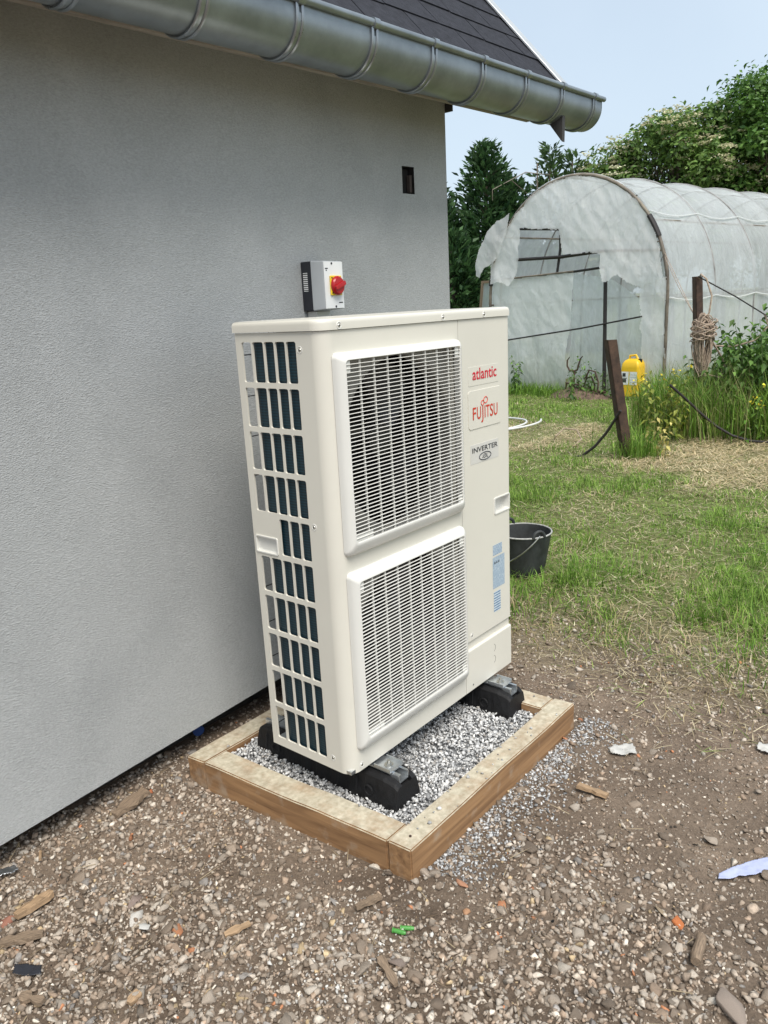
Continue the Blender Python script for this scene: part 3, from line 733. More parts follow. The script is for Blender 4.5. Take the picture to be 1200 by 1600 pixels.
# spilled grey chips along the frame's front edge and patches of lime dust grit
n = 3000
x = r.uniform(0.0, 1.0, n); y = -0.595 - np.abs(r.normal(size=n))*0.075
k = ~blocked(x, y, 0.003) & (r.uniform(size=n) < 0.35+0.65*fbm(x*5, y*5, 44, 2)); x, y = x[k], y[k]
s = np.clip(r.lognormal(math.log(0.0045), 0.35, len(x)), 0.002, 0.009)
batches.append(stone_batch(np.stack([x, y, ground_h(x, y)+s*0.4], 1), s, palette(len(x), gray, [4, 5, 3, 3, 2, 1], r), VAR1, r, 0.8))
n = 260
x = -0.36 + r.normal(size=n)*0.10; y = -0.62 + r.normal(size=n)*0.09
k = ~blocked(x, y, 0.003); x, y = x[k], y[k]
s = np.clip(r.lognormal(math.log(0.0045), 0.4, len(x)), 0.002, 0.009)
batches.append(stone_batch(np.stack([x, y, ground_h(x, y)+s*0.4], 1), s, palette(len(x), [(0.62, 0.60, 0.56), (0.45, 0.43, 0.4)], [3, 1], r), VAR1, r, 0.8))
# thin scatter at the lawn's edge
x, y = scatter(1500, 1.1, 2.6, -1.9, 0.4, r, lambda x, y: 0.8*(1-sstep(1.5, 2.6, x)))
s = np.clip(r.lognormal(math.log(0.006), 0.5, len(x)), 0.003, 0.02)
batches.append(stone_batch(np.stack([x, y, ground_h(x, y)+s*0.3], 1), s, palette(len(x), brown, bw_, r, 0.2), VAR1, r, 0.7))
gv = obj('loose_gravel', stuff_mesh('loose_gravel', batches, M['stone']), None, ground)
tag(gv, None, None, None, 'stuff')
# the larger stones one by one, children of the ground
STONES = []
for k in range(14):
    me = np_mesh('stone', VAR2[k][0]*np.array([1.15, 0.92, 0.68]), VAR2[k][1], M['stone_obj'])
    STONES.append(me)
x, y = scatter(5200, -1.35, 1.35, -1.9, 0.44, r, lambda x, y: 0.42-0.35*earthiness(x, y))
d = cam_d(x, y)
k = in_view(x, y, 1.05); x, y, d = x[k], y[k], d[k]
big = r.lognormal(math.log(0.0155), 0.25, len(x)).clip(0.012, 0.030)
order = np.argsort(-(big/d))[:290]
for i in order:
    o = bpy.data.objects.new('stone', STONES[r.integers(0, 14)]); COL.objects.link(o); o.parent = ground
    s = big[i]; o.scale = (s, s*r.uniform(.8, 1.1), s*r.uniform(.75, 1.1))
    o.rotation_euler = (r.normal()*0.35, r.normal()*0.35, r.uniform(0, 6.28))
    o.location = (x[i], y[i], ground_h1(x[i], y[i])+s*r.uniform(.02, .26))
    o.color = (*palette(1, brown, bw_, r, 0.16)[0], 1)

# ------------------------------------------------------------------ rubber feet
def rubber_foot(x0, x1, label):
    cx = (x0+x1)/2; hw = (x1-x0)/2
    root = empty('rubber_foot', (cx, -0.135, 0.045), label, 'mounting foot', 'rubber feet under the heat pump')
    hgt = 0.092; L = 0.30
    mb = MB()
    ys = [-L, -L+0.012, -L+0.05]
    for k in range(10): 
        a = -L+0.07+k*(2*L-0.14)/9
        ys += [a, a+0.012, a+0.04, a+0.05] if k < 9 else [a]
    ys = sorted(set([round(v, 4) for v in ys] + [L-0.05, L-0.012, L]))
    def sect(yy):
        t = max(0, (abs(yy)-(L-0.05))/0.05)            # the ends slope in
        h = hgt*(1-0.22*t**2.5); w = hw*(1-0.10*t)
        wave = 0.0 if t > 0 else 0.006*(0.5+0.5*math.cos((yy+L)/(2*L)*2*math.pi*9))
        wb = w - wave; wt = w*0.80; gr = 0.0235; gd = 0.022 if t < 0.9 else 0.0
        return [(-wb, 0), (-wb, 0.018), (-wt, h-0.008), (-wt+0.007, h), (-gr, h), (-gr, h-gd), (gr, h-gd), (gr, h), (wt-0.007, h), (wt, h-0.008), (wb, 0.018), (wb, 0)]
    sec = [[(a, yy, b_) for a, b_ in sect(yy)] for yy in ys]
    nn = 12
    fs = [(i*nn+k, i*nn+(k+1) % nn, (i+1)*nn+(k+1) % nn, (i+1)*nn+k) for i in range(len(sec)-1) for k in range(nn)]
    fs += [tuple(range(nn))[::-1], tuple((len(sec)-1)*nn+k for k in range(nn))]
    mb.add([v for q_ in sec for v in q_], fs)
    obj('rubber_block', mb, M['rubber'], root)
    for sgn in (-1, 1):                               # raised ring and rib moulded on the flank
        for yy in (-0.2, 0.2):
            rib = MB()
            pts = [(sgn*(hw*0.93+0.002), yy+0.016*math.cos(t), 0.04+0.016*math.sin(t)) for t in np.linspace(0, 2*math.pi, 16)[:-1]]
            rib.tube(pts, 0.003, 5, closed=True)
            obj('moulded_ring', rib, M['rubber'], root)
            obj('moulded_rib', MB().tube([(sgn*(hw*0.96), yy+0.05, 0.02), (sgn*(hw*0.86), yy+0.05, 0.07)], 0.004, 5), M['rubber'], root)
    ra = MB(); z0 = hgt-0.020
    ra.box((-0.0215, -L+0.012, z0), (0.0215, L-0.012, z0+0.003))
    for sgn in (-1, 1):
        ra.box((sgn*0.0215-0.0015, -L+0.012, z0+.0031), (sgn*0.0215+0.0015, L-0.012, z0+0.026))
        a, b_ = sorted((sgn*0.0215, sgn*0.013))
        ra.box((a, -L+0.012, z0+0.0262), (b_, L-0.012, z0+0.0285))
    rail = obj('rail', ra, M['galv'], root)
    br = MB()
    br.box((-0.031, -0.262, z0+0.029), (0.031, 0.14, z0+0.0325))
    for sgn in (-1, 1): br.box((sgn*0.0295-0.0015, -0.262, z0+0.0327), (sgn*0.0295+0.0015, -0.2, z0+0.041))
    obj('mounting_bracket', br, M['galv'], root)
    bt = MB()
    hexa = [(0.009*math.cos(math.pi/3*k), 0.009*math.sin(math.pi/3*k)) for k in range(6)]
    bt.lathe([(0.0, 0.0022), (0.014, 0.0022), (0.014, 0.0)], (0, -0.232, z0+0.0328), 16)
    bt.prism(hexa, lambda a, b_, d: (a, b_-0.232, d+z0), 0.035, 0.0415)
    bt.lathe([(0.0052, 0), (0.0052, 0.007), (0.0, 0.007)], (0, -0.232, z0+0.0415), 10)
    obj('bolt', bt, M['screw'], rail)
    return root
rubber_foot(0.060, 0.188, 'black rubber mounting foot at the louvred end, nearer the viewer')
rubber_foot(0.695, 0.823, 'black rubber mounting foot under the label panel, farther away')

# ------------------------------------------------------------------ heat pump
HB = 0.16                                   # underside of the cabinet
HP = empty('heat_pump', (0, 0, HB), 'cream outdoor heat pump cabinet with two stacked fan grilles', 'heat pump')
W_, D_, HT = 0.90, 0.33, 1.26
def rrect(x0, x1, y0, y1, rad, n=4):
    pts = []
    for cx, cy, a0 in ((x1-rad, y1-rad, 0), (x0+rad, y1-rad, 90), (x0+rad, y0+rad, 180), (x1-rad, y0+rad, 270)):
        for k in range(n+1):
            a = R(a0+90*k/n); pts.append((cx+rad*math.cos(a), cy+rad*math.sin(a)))
    return pts
def holed(mb, fn, outer, hole, depth, inner_lip=True):
    """rectangle outer (x0,x1,y0,y1) with the outline hole cut out; fn(a, b, d) maps to space, d = depth behind the face"""
    x0, x1, y0, y1 = outer
    cx = sum(a for a, b_ in hole)/len(hole); cy = sum(b_ for a, b_ in hole)/len(hole)
    hx = max(abs(a-cx) for a, _ in hole); hy = max(abs(b_-cy) for _, b_ in hole)
    ou = []
    for a, b_ in hole:
        dx, dy = (a-cx)/hx, (b_-cy)/hy
        m_ = max(abs(dx), abs(dy))
        if abs(abs(dx)-abs(dy)) < 1e-6 or m_ == 0: sx2, sy2 = np.sign(dx), np.sign(dy)
        else: sx2, sy2 = dx/m_, dy/m_
        ou.append((x1 if sx2 > 0.9999 else x0 if sx2 < -0.9999 else cx+(sx2*(x1-cx) if sx2 > 0 else sx2*(cx-x0)),
                   y1 if sy2 > 0.9999 else y0 if sy2 < -0.9999 else cy+(sy2*(y1-cy) if sy2 > 0 else sy2*(cy-y0))))
    n = len(hole)
    # put true corners in by snapping the nearest outline point of each corner
    for c in ((x0, y0), (x0, y1), (x1, y0), (x1, y1)):
        i = min(range(n), key=lambda k: (ou[k][0]-c[0])**2+(ou[k][1]-c[1])**2); ou[i] = c
    vs = [fn(a, b_, 0) for a, b_ in ou] + [fn(a, b_, 0) for a, b_ in hole] + [fn(a, b_, depth) for a, b_ in hole]
    fs = []
    for i in range(n):
        j = (i+1) % n
        fs.append((i, j, n+j, n+i)); fs.append((n+i, n+j, 2*n+j, 2*n+i))
    mb.add(vs, fs)
# louvred side: face x = 0, columns counted from the back edge
SIDE = lambda a, b_, d: (d, a, b_)
cols = [(-0.062, -0.024), (-0.110, -0.068), (-0.152, -0.115), (-0.194, -0.157), (-0.235, -0.199)]
row_top, pitch = 1.236, 0.1222
rows = [(row_top-0.108-pitch*k, row_top-pitch*k) for k in range(10)]
cyb = [0.0, -0.065, -0.1125, -0.1545, -0.1965, -0.250]            # borders between columns
czb = [HT, ] + [row_top-0.108-pitch*k-(pitch-0.108)/2 for k in range(9)] + [0.0]
fp = MB()
for k in range(10):
    for c in range(5):
        z0, z1 = rows[k]
        if k == 4 and c < 2: continue
        holed(fp, SIDE, (cyb[c+1], cyb[c], czb[k+1], czb[k]), rrect(cols[c][0], cols[c][1], z0, z1, 0.006, 3), 0.006)
        # inward flange back face
# blank area behind the side handle (row 5, two columns) with the recess cut out
holed(fp, SIDE, (cyb[2], cyb[0], czb[5], czb[4]), rrect(-0.097, -0.013, 0.640, 0.683, 0.006, 3), 0.012)
# strip to the corner, the rounded corner, and the front face
RC = 0.040
fp.add([SIDE(-0.25, 0, 0), SIDE(-D_+RC, 0, 0), SIDE(-D_+RC, HT, 0), SIDE(-0.25, HT, 0)], [(0, 1, 2, 3)])
NA = 10
arc = [(RC-RC*math.cos(t), -D_+RC-RC*math.sin(t)) for t in np.linspace(0, math.pi/2, NA+1)]
for (xa, ya), (xb, yb) in zip(arc[:-1], arc[1:]):
    fp.add([(xa, ya, 0), (xb, yb, 0), (xb, yb, HT), (xa, ya, HT)], [(0, 1, 2, 3)])
FRONT = lambda a, b_, d: (a, -D_+d, b_)
SEAM = 0.597
UG = dict(o=(0.030, 0.592, 0.660, 1.204), i=(0.053, 0.566, 0.700, 1.184))
LG = dict(o=(0.032, 0.592, 0.068, 0.613), i=(0.055, 0.566, 0.110, 0.586))
fx0 = RC
for zz, G_ in (((0.636, HT), UG), ((0.0, 0.636), LG)):
    i_ = G_['i']
    holed(fp, FRONT, (fx0, SEAM, zz[0], zz[1]), rrect(max(i_[0], fx0+.004), i_[1], i_[2], i_[3], 0.012, 4), 0.02)
front_panel = obj('front_panel', fp, M['paint'], HP, smooth=35)
# return flanges at the back edge and along the seam
fl = MB(); fl.box((0.0015, -0.0015, 0), (0.014, 0.0, HT)); fl.box((SEAM-0.0015, -D_+0.001, 0), (SEAM-.0004, -D_+0.02, HT))
obj('panel_flange', fl, M['paint'], HP)
# service panel to the right of the seam: front, right side; handle recess cut in
SV = MB()
zs = [0.187, 0.598, 0.655, HT]
S0 = SEAM+0.0022
SV.add([FRONT(S0, zs[0], 0), FRONT(W_-0.008, zs[0], 0), FRONT(W_-0.008, zs[1]-.03, 0), FRONT(S0, zs[1]-.03, 0)], [(0, 1, 2, 3)])
SV.add([FRONT(S0, zs[2]+.03, 0), FRONT(W_-0.008, zs[2]+.03, 0), FRONT(W_-0.008, HT, 0), FRONT(S0, HT, 0)], [(0, 1, 2, 3)])
SV.add([FRONT(S0, zs[1]-.03, 0), FRONT(0.77, zs[1]-.03, 0), FRONT(0.77, zs[2]+.03, 0), FRONT(S0, zs[2]+.03, 0)], [(0, 1, 2, 3)])
holed(SV, FRONT, (0.77, W_-0.008, zs[1]-.03, zs[2]+.03), rrect(0.799, 0.889, 0.602, 0.652, 0.005, 3), 0.028)
for (xa, ya), (xb, yb) in zip([(W_-0.008, -D_), (W_-0.0023, -D_+0.0023)], [(W_-0.0023, -D_+0.0023), (W_, -D_+0.008)]):
    SV.add([(xa, ya, zs[0]), (xb, yb, zs[0]), (xb, yb, HT), (xa, ya, HT)], [(0, 1, 2, 3)])
SV.add([(W_, -D_+0.008, zs[0]), (W_, 0, zs[0]), (W_, 0, HT), (W_, -D_+0.008, HT)], [(0, 1, 2, 3)])
SV.add([(S0, -D_, zs[0]), (S0, -D_+.015, zs[0]), (S0, -D_+.015, HT), (S0, -D_, HT)], [(0, 1, 2, 3)])
SV.add([(S0, -D_, zs[0]), (W_, -D_, zs[0]), (W_, -D_+.01, zs[0]), (S0, -D_+.01, zs[0])], [(0, 1, 2, 3)])
obj('service_panel', SV, M['paint'], HP)
# pipe cover at the foot of the service panel, stepped out a little
PC = MB()
PC.box((S0, -D_-0.001, 0.0), (W_-0.001, -D_+0.02, 0.150)); PC.box((W_-0.02, -D_+0.0205, 0), (W_-.001, 0, 0.15))
PC.prism([(0.1502, -D_-0.001), (0.1545, -D_+0.003), (0.1545, -D_+0.02), (0.1502, -D_+0.02)], lambda a, b_, d: (d, b_, a), S0, W_-.001)
cover = obj('pipe_cover', PC, M['paint'], HP, bevel=(0.0012, 2))
rc_ = MB(); rc_.box((S0, -D_+0.008, 0.155), (W_-0.004, -D_+0.02, 0.188))
obj('recessed_strip', rc_, M['paint'], HP)
ko = MB()
for zz in (0.106, 0.062):
    ko.tube([(0.776+0.012*math.cos(t), -D_-0.0012, zz+0.014*math.sin(t)) for t in np.linspace(-1.3, 1.3, 12)], 0.0009, 5)
obj('knock_out', ko, M['plate'], cover)
# base pan and back
bp_ = MB(); bp_.box((0.004, -D_+0.004, 0.002), (W_-0.004, -0.002, 0.012))
obj('base_pan', bp_, M['galv'], HP)
bk = MB(); bk.box((0.62, -0.012, 0.0125), (W_-0.002, -0.0005, HT))
obj('back_panel', bk, M['paint'], HP)
wg = MB()
for zz in np.linspace(0.06, 1.2, 11): wg.tube([(0.016, -0.004, zz), (0.615, -0.004, zz)], 0.0016, 5)
for xx in np.linspace(0.12, 0.6, 6): wg.tube([(xx, -0.006, 0.013), (xx, -0.006, HT-.002)], 0.0016, 5)
obj('wire_guard', wg, M['black'], HP)
# coil: bent sheet of fins just inside the louvres and the back
co = MB()
pth = [(0.012, -0.262), (0.012, -0.075)] + [(0.052-0.040*math.cos(t), -0.075+0.040*math.sin(t)) for t in np.linspace(0.15, math.pi/2, 8)] + [(0.60, -0.035)]
pti = [(0.037, -0.262), (0.037, -0.075)] + [(0.052-0.015*math.cos(t), -0.075+0.015*math.sin(t)) for t in np.linspace(0.15, math.pi/2, 8)] + [(0.60, -0.06)]
co.prism(pth+pti[::-1], lambda a, b_, d: (a, b_, d), 0.014, HT-0.004)
obj('coil', co, M['coil'], HP, smooth=30)
# shroud plate with the two fan mouths, behind the grilles
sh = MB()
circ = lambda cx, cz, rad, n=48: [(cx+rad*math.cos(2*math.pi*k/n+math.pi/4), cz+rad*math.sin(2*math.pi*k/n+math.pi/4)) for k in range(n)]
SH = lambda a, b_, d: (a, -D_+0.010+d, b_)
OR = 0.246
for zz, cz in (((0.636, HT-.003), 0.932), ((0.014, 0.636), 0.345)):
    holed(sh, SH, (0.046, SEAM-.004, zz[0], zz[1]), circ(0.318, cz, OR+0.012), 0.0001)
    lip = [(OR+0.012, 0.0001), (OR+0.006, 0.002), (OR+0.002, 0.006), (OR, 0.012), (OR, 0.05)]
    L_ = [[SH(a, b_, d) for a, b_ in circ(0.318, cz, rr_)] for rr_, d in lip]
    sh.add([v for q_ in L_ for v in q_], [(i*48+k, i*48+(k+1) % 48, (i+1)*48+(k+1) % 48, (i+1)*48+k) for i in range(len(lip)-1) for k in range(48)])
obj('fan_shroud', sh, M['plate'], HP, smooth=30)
bx_ = MB(); bx_.add([(0.06, -0.085, 0.02), (0.60, -0.085, 0.02), (0.60, -0.085, HT-.01), (0.06, -0.085, HT-.01)], [(0, 1, 2, 3)])
bx_.add([(0.602, -D_+.02, 0.02), (0.602, -0.06, 0.02), (0.602, -0.06, HT-.01), (0.602, -D_+.02, HT-.01)], [(0, 1, 2, 3)])
obj('inner_bulkhead', bx_, M['black'], HP)
for cz in (0.932, 0.345):
    fan = MB()
    fan.lathe([(0.0, 0.05), (0.05, 0.046), (0.058, 0.03), (0.058, 0.0), (0.0, 0.0)], (0, 0, 0), 24)
    for k in range(3):
        a0 = 2*math.pi*k/3+0.4
        ring = []
        for rr_ in np.linspace(0.05, 0.225, 7):
            sw = 0.55*(rr_/0.225)**1.5; wd = 0.55+0.35*rr_/0.225
            for t in np.linspace(0, 1, 6):
                a = a0+sw+wd*t; ring.append((rr_*math.cos(a), rr_*math.sin(a), 0.045-0.055*t+0.01*math.sin(math.pi*t)))
        fan.add(ring, [(i*6+j, i*6+j+1, (i+1)*6+j+1, (i+1)*6+j) for i in range(6) for j in range(5)])
    fan.v = [(0.318+a, -D_+0.14-c, cz+b_) for a, b_, c in fan.v]
    obj('fan', fan, M['black'], HP, smooth=40)
# grilles: proud frame, slats and thin uprights
SL = 0.0104
def grille(G_, nm):
    o_, i_ = G_['o'], G_['i']
    mb = MB()
    prof = [(0.0, 0.000), (0.06, -0.012), (0.35, -0.022), (0.75, -0.0285), (0.93, -0.0295), (1.0, -0.0275), (1.0, -0.006)]
    loops = []
    for t, dy in prof:
        a = [o_[k]+(i_[k]-o_[k])*t for k in range(4)]
        rad = 0.016+(0.010-0.016)*t
        loops.append([(px_, -D_+dy, pz_) for px_, pz_ in rrect(a[0], a[1], a[2], a[3], rad, 5)])
    nn = len(loops[0])
    mb.add([v for L_ in loops for v in L_], [(i*nn+k, i*nn+(k+1) % nn, (i+1)*nn+(k+1) % nn, (i+1)*nn+k) for i in range(len(loops)-1) for k in range(nn)])
    go = obj('fan_grille', mb, M['slat'], HP, smooth=45)
    x0, x1, z0, z1 = i_
    key = (round(x1-x0, 4))
    if key not in grille.cache:
        s_ = MB(); w = x1-x0
        # lens-shaped slat, 9 mm deep
        s_.prism([(0.0000, 0.0), (0.0012, 0.0010), (0.0043, 0.0009), (0.0056, 0.0), (0.0043, -0.0008), (0.0012, -0.0010)], lambda a, b_, d: (d, -D_-0.0275+a, b_), 0.0, w)
        me = s_.mesh('slat'); finish(me); me.materials.append(M['slat']); grille.cache[key] = me
    n_ = int((z1-z0)/SL)
    st = (z1-z0)/n_
    for k in range(1, n_):
        obj('slat', grille.cache[key], None, go, loc=(x0, 0, z0+k*st))
    for k in range(1, 9):
        xx = x0+(x1-x0)*k/9
        u_ = MB(); u_.box((-0.0010, -D_-0.0255, z0), (0.0010, -D_-0.0195, z1))
        obj('upright', u_, M['slat'], go, loc=(xx, 0, 0))
    for c0, c1, d0, d1 in ((x0+.002, x0+.075, z0+.001, z0+.022), (x0+.002, x0+.02, z1-.03, z1-.001), (x1-.02, x1-.002, z1-.03, z1-.001), (x1-.02, x1-.002, z0+.001, z0+.025)):
        obj('grille_clip', MB().box((c0, -D_-0.0235, d0), (c1, -D_-0.0215, d1)), M['slat'], go)
    return go
grille.cache = {}
grille(UG, 'upper'); grille(LG, 'lower')
# lid
ld = MB()
x0, x1, y0, y1 = -0.005, W_+0.004, -D_-0.005, 0.004
out = []
RL = RC+0.004
out += [(x0+RL-RL*math.cos(t), y0+RL-RL*math.sin(t)) for t in np.linspace(0, math.pi/2, 12)]
out += [(x1-0.012+0.012*math.sin(t), y0+0.012-0.012*math.cos(t)) for t in np.linspace(0, math.pi/2, 5)]
out += [(x1, y1), (x0, y1)]
lc = ((x0+x1)/2, (y0+y1)/2)
def inset(pts, d): return [(a+(d if a < lc[0] else -d)*min(1, abs(a-lc[0])/0.3), b_+(d if b_ < lc[1] else -d)*min(1, abs(b_-lc[1])/0.1)) for a, b_ in pts]
lv = [(0.0, HT+0.0015), (0.0, HT+0.018), (0.0012, HT+0.0245), (0.004, HT+0.0285), (0.009, HT+0.030), (0.03, HT+0.0308)]
rings = [[(a, b_, z) for a, b_ in inset(out, d)] for d, z in lv]
nn = len(out)
ld.add([v for rg in rings for v in rg], [(i*nn+k, i*nn+(k+1) % nn, (i+1)*nn+(k+1) % nn, (i+1)*nn+k) for i in range(len(rings)-1) for k in range(nn)] + [tuple((len(rings)-1)*nn+k for k in range(nn))])
low = [[(a, b_, HT+0.0015) for a, b_ in out], [(a, b_, HT+0.0015) for a, b_ in inset(out, 0.012)]]
ld.add([v for rg in low for v in rg], [(k, (k+1) % nn, nn+(k+1) % nn, nn+k) for k in range(nn)])
obj('lid', ld, M['paint'], HP, smooth=40)
# handle recesses: scooped cups with a raised rim
def cup(fn, a0, a1, b0, b1, depth):
    c = MB()
    lp = []
    for t, d in ((-0.09, 0.0002), (-0.085, -0.0028), (-0.02, -0.0028), (0.0, 0.001), (0.02, depth*0.7), (0.16, depth)):
        w, h = (a1-a0)*t*0.5, (b1-b0)*t*0.5
        if t < 0: w = h = t*0.055
        lp.append([fn(a, b_, d) for a, b_ in rrect(a0+w, a1-w, b0+h, b1-h, 0.005, 3)])
    nn = len(lp[0])
    c.add([v for L_ in lp for v in L_], [(i*nn+k, i*nn+(k+1) % nn, (i+1)*nn+(k+1) % nn, (i+1)*nn+k) for i in range(len(lp)-1) for k in range(nn)] + [tuple((len(lp)-1)*nn+k for k in range(nn))])
    return c
obj('carry_handle', cup(FRONT, 0.799, 0.889, 0.602, 0.652, 0.03), M['slat'], HP, smooth=50)
obj('carry_handle', cup(SIDE, -0.097, -0.013, 0.640, 0.683, 0.009), M['slat'], HP, smooth=50)
# screws in dished seats
def screw(fn, a, b_):
    s_ = MB(); n_ = 14
    L_ = []
    for rr_, d in ((0.0001, -0.0022), (0.003, -0.0020), (0.0042, -0.0008), (0.0044, 0.0)):
        L_.append([fn(a+rr_*math.cos(2*math.pi*k/n_), b_+rr_*math.sin(2*math.pi*k/n_), d) for k in range(n_)])
    s_.add([v for q_ in L_ for v in q_], [(i*n_+k, i*n_+(k+1) % n_, (i+1)*n_+(k+1) % n_, (i+1)*n_+k) for i in range(3) for k in range(n_)])
    so_ = obj('screw', s_, M['screw'], HP, smooth=40)
    x_ = MB(); P0 = fn(a, b_, -0.0024)
    for da, db in ((0.0028, 0.0006), (0.0006, 0.0028)):
        x_.add([fn(a-da, b_-db, -0.0024), fn(a+da, b_-db, -0.0024), fn(a+da, b_+db, -0.0024), fn(a-da, b_+db, -0.0024)], [(0, 1, 2, 3)])
    obj('cross_slot', x_, M['black'], so_)
    w_ = MB()
    w_.tube([fn(a+0.0085*math.cos(2*math.pi*k/18), b_+0.0085*math.sin(2*math.pi*k/18), 0.0004) for k in range(18)], 0.0014, 5, closed=True)
    obj('screw_seat', w_, M['slat'], so_, smooth=60)
for a, b_ in ((-0.249, 1.215), (-0.2535, 0.743), (-0.260, 0.039)): screw(SIDE, a, b_)
for a, b_ in ((0.047, 0.018), (0.640, 0.205), (0.640, 0.02)): screw(FRONT, a, b_)
LIDF = lambda a, b_, d: (a, -D_-0.0052+d, b_)
for a in (0.060, 0.515, 0.740): screw(LIDF, a, 1.2715)

# ---- lettering
def text_mesh(s, width, height, thick=0.0008, off=0.0, spacing=1.0):
    cu = bpy.data.curves.new('lettering', 'FONT'); cu.body = s; cu.size = 1.0; cu.offset = off; cu.space_character = spacing; cu.extrude = 0.0
    cu.resolution_u = 4
    ob = bpy.data.objects.new('lettering', cu); COL.objects.link(ob)
    dg = bpy.context.evaluated_depsgraph_get(); dg.update()
    me = bpy.data.meshes.new_from_object(ob.evaluated_get(dg))
    bpy.data.objects.remove(ob); bpy.data.curves.remove(cu)
    V = np.array([v.co[:] for v in me.vertices])
    mn, mx = V.min(0), V.max(0)
    sc = (width/(mx[0]-mn[0]), height/(mx[1]-mn[1]))
    for v in me.vertices:
        a, b_ = (v.co.x-mn[0])*sc[0], (v.co.y-mn[1])*sc[1]
        v.co = (a, -thick, b_)
    me.update(); me.materials.clear()
    return me
def label_plate(name, a0, a1, b0, b1, rad, thick, m, back=0.0):
    mb = MB(); pl_ = rrect(a0, a1, b0, b1, rad, 4)
    mb.prism(pl_, lambda a, b_, d: (a, -D_-d, b_), back, thick)
    return obj(name, mb, m, HP, bevel=(min(thick*0.45, 0.0012), 2), smooth=40)
def letters(s, parent, x, z, w, h, m, thick, **k):
    me = text_mesh(s, w, h, **k); me.materials.append(m)
    o = bpy.data.objects.new('lettering', me); COL.objects.link(o); o.parent = parent
    o.location = (x, -D_-thick, z); return o
p1 = label_plate('brand_plate', 0.650, 0.830, 1.052, 1.112, 0.004, 0.0010, M['paint'])
letters('atlantic', p1, 0.672, 1.070, 0.144, 0.037, M['txt_red'], 0.0012, off=0.012)
p2 = label_plate('brand_plate', 0.645, 0.842, 0.913, 1.037, 0.012, 0.0022, M['paint'])
for ch, a0, wd_, z0_, hh_ in (('F', 0.0, .019, 0, .040), ('U', .0245, .0235, -.0005, .0405), ('J', .0500, .0125, -.014, .054), ('I', .0705, .0045, 0, .040), ('T', .0790, .0220, 0, .040), ('S', .1030, .0190, -.0006, .0412), ('U', .1265, .0235, -.0005, .0405)):
    letters(ch, p2, 0.668+a0, 0.943+z0_, wd_, hh_, M['txt_red2'], 0.0024, off=0.006)
inf = MB()
def ringpts(cx, cz, ra, rb, rot=0.3): return [(cx+ra*math.cos(t)*math.cos(rot)-rb*math.sin(t)*math.sin(rot), -D_-0.0028, cz+ra*math.cos(t)*math.sin(rot)+rb*math.sin(t)*math.cos(rot)) for t in np.linspace(0, 2*math.pi, 20)[:-1]]
inf.tube(ringpts(0.7265, 0.993, 0.0085, 0.0075), 0.0014, 5, closed=True); inf.tube(ringpts(0.7450, 1.0005, 0.0115, 0.0100), 0.0014, 5, closed=True)
obj('infinity_mark', inf, M['txt_red2'], p2)
p3 = label_plate('inverter_plate', 0.653, 0.826, 0.798, 0.862, 0.001, 0.0008, M['silver'])
letters('INVERTER', p3, 0.663, 0.835, 0.155, 0.0165, M['txt_black'], 0.0010, off=0.008)
ov = MB(); ov.tube([(0.740+0.036*math.cos(t), -D_-0.0012, 0.816+0.0125*math.sin(t)) for t in np.linspace(0, 2*math.pi, 32)[:-1]], 0.0016, 5, closed=True)
obj('oval_ring', ov, M['txt_black'], p3)
wv_ = MB()
for k in range(3): wv_.tube([(0.722+0.036*t, -D_-0.0011, 0.8115+0.005*k+0.0018*math.sin(t*12+k)) for t in np.linspace(0.1*k, 1-0.08*k, 14)], 0.0010, 4)
obj('wave_mark', wv_, M['txt_black'], p3)
for (a0, a1, b0, b1, m) in ((0.781, 0.841, 0.451, 0.489, 'sticker_s'), (0.779, 0.857, 0.328, 0.444, 'sticker'), (0.783, 0.828, 0.240, 0.316, 'sticker_s')):
    st = MB(); st.add([(a0, -D_-0.0006, b0), (a1, -D_-0.0006, b0), (a1, -D_-0.0006, b1), (a0, -D_-0.0006, b1)], [(0, 1, 2, 3)])
    obj('information_sticker', st, M[m], HP)
wn_ = MB()
for k in range(3):
    cx = 0.792+k*0.013
    wn_.add([(cx-0.005, -D_-.0011, 0.420), (cx+0.005, -D_-.0011, 0.420), (cx, -D_-.0011, 0.430)], [(0, 1, 2)])
obj('warning_symbol', wn_, M['txt_black'], HP)

# ------------------------------------------------------------------ isolator switch on the wall
sw = empty('isolator_switch', (0.60, 0.347, 1.47), 'grey wall isolator with red knob on a yellow plate above the unit', 'switch')
so_ = Vector(sw.location)
def SW(u, d, z): u += 0.016; return (u-so_.x, (0.33+0.03*u-d)-so_.y, z-so_.z)
def swbox(u0, u1, d0, d1, z0, z1, taper=0.0):
    mb = MB()
    k = [(u0,d0,z0),(u1,d0,z0),(u1-taper,d1,z0+taper),(u0+taper,d1,z0+taper),(u0,d0,z1),(u1,d0,z1),(u1-taper,d1,z1-taper),(u0+taper,d1,z1-taper)]
    return mb.add([SW(*a) for a in k], [(0,3,2,1),(4,5,6,7),(0,1,5,4),(1,2,6,5),(2,3,7,6),(3,0,4,7)])
obj('base', swbox(0.603, 0.709, 0.0, 0.048, 1.468, 1.636), M['swdark'], sw, bevel=(0.003, 2))
lidb = obj('cover', swbox(0.602, 0.710, 0.0485, 0.108, 1.467, 1.637, 0.004), M['swgrey'], sw, bevel=(0.004, 2), smooth=40)
st = MB(); st.add([SW(0.6025, 0.010, 1.535), SW(0.6025, 0.032, 1.535), SW(0.6025, 0.032, 1.598), SW(0.6025, 0.010, 1.598)], [(0, 1, 2, 3)])
obj('rating_label', st, M['swlabel'], sw)
obj('face_plate', swbox(0.607, 0.705, 0.1082, 0.1095, 1.473, 1.631), M['white'], sw)
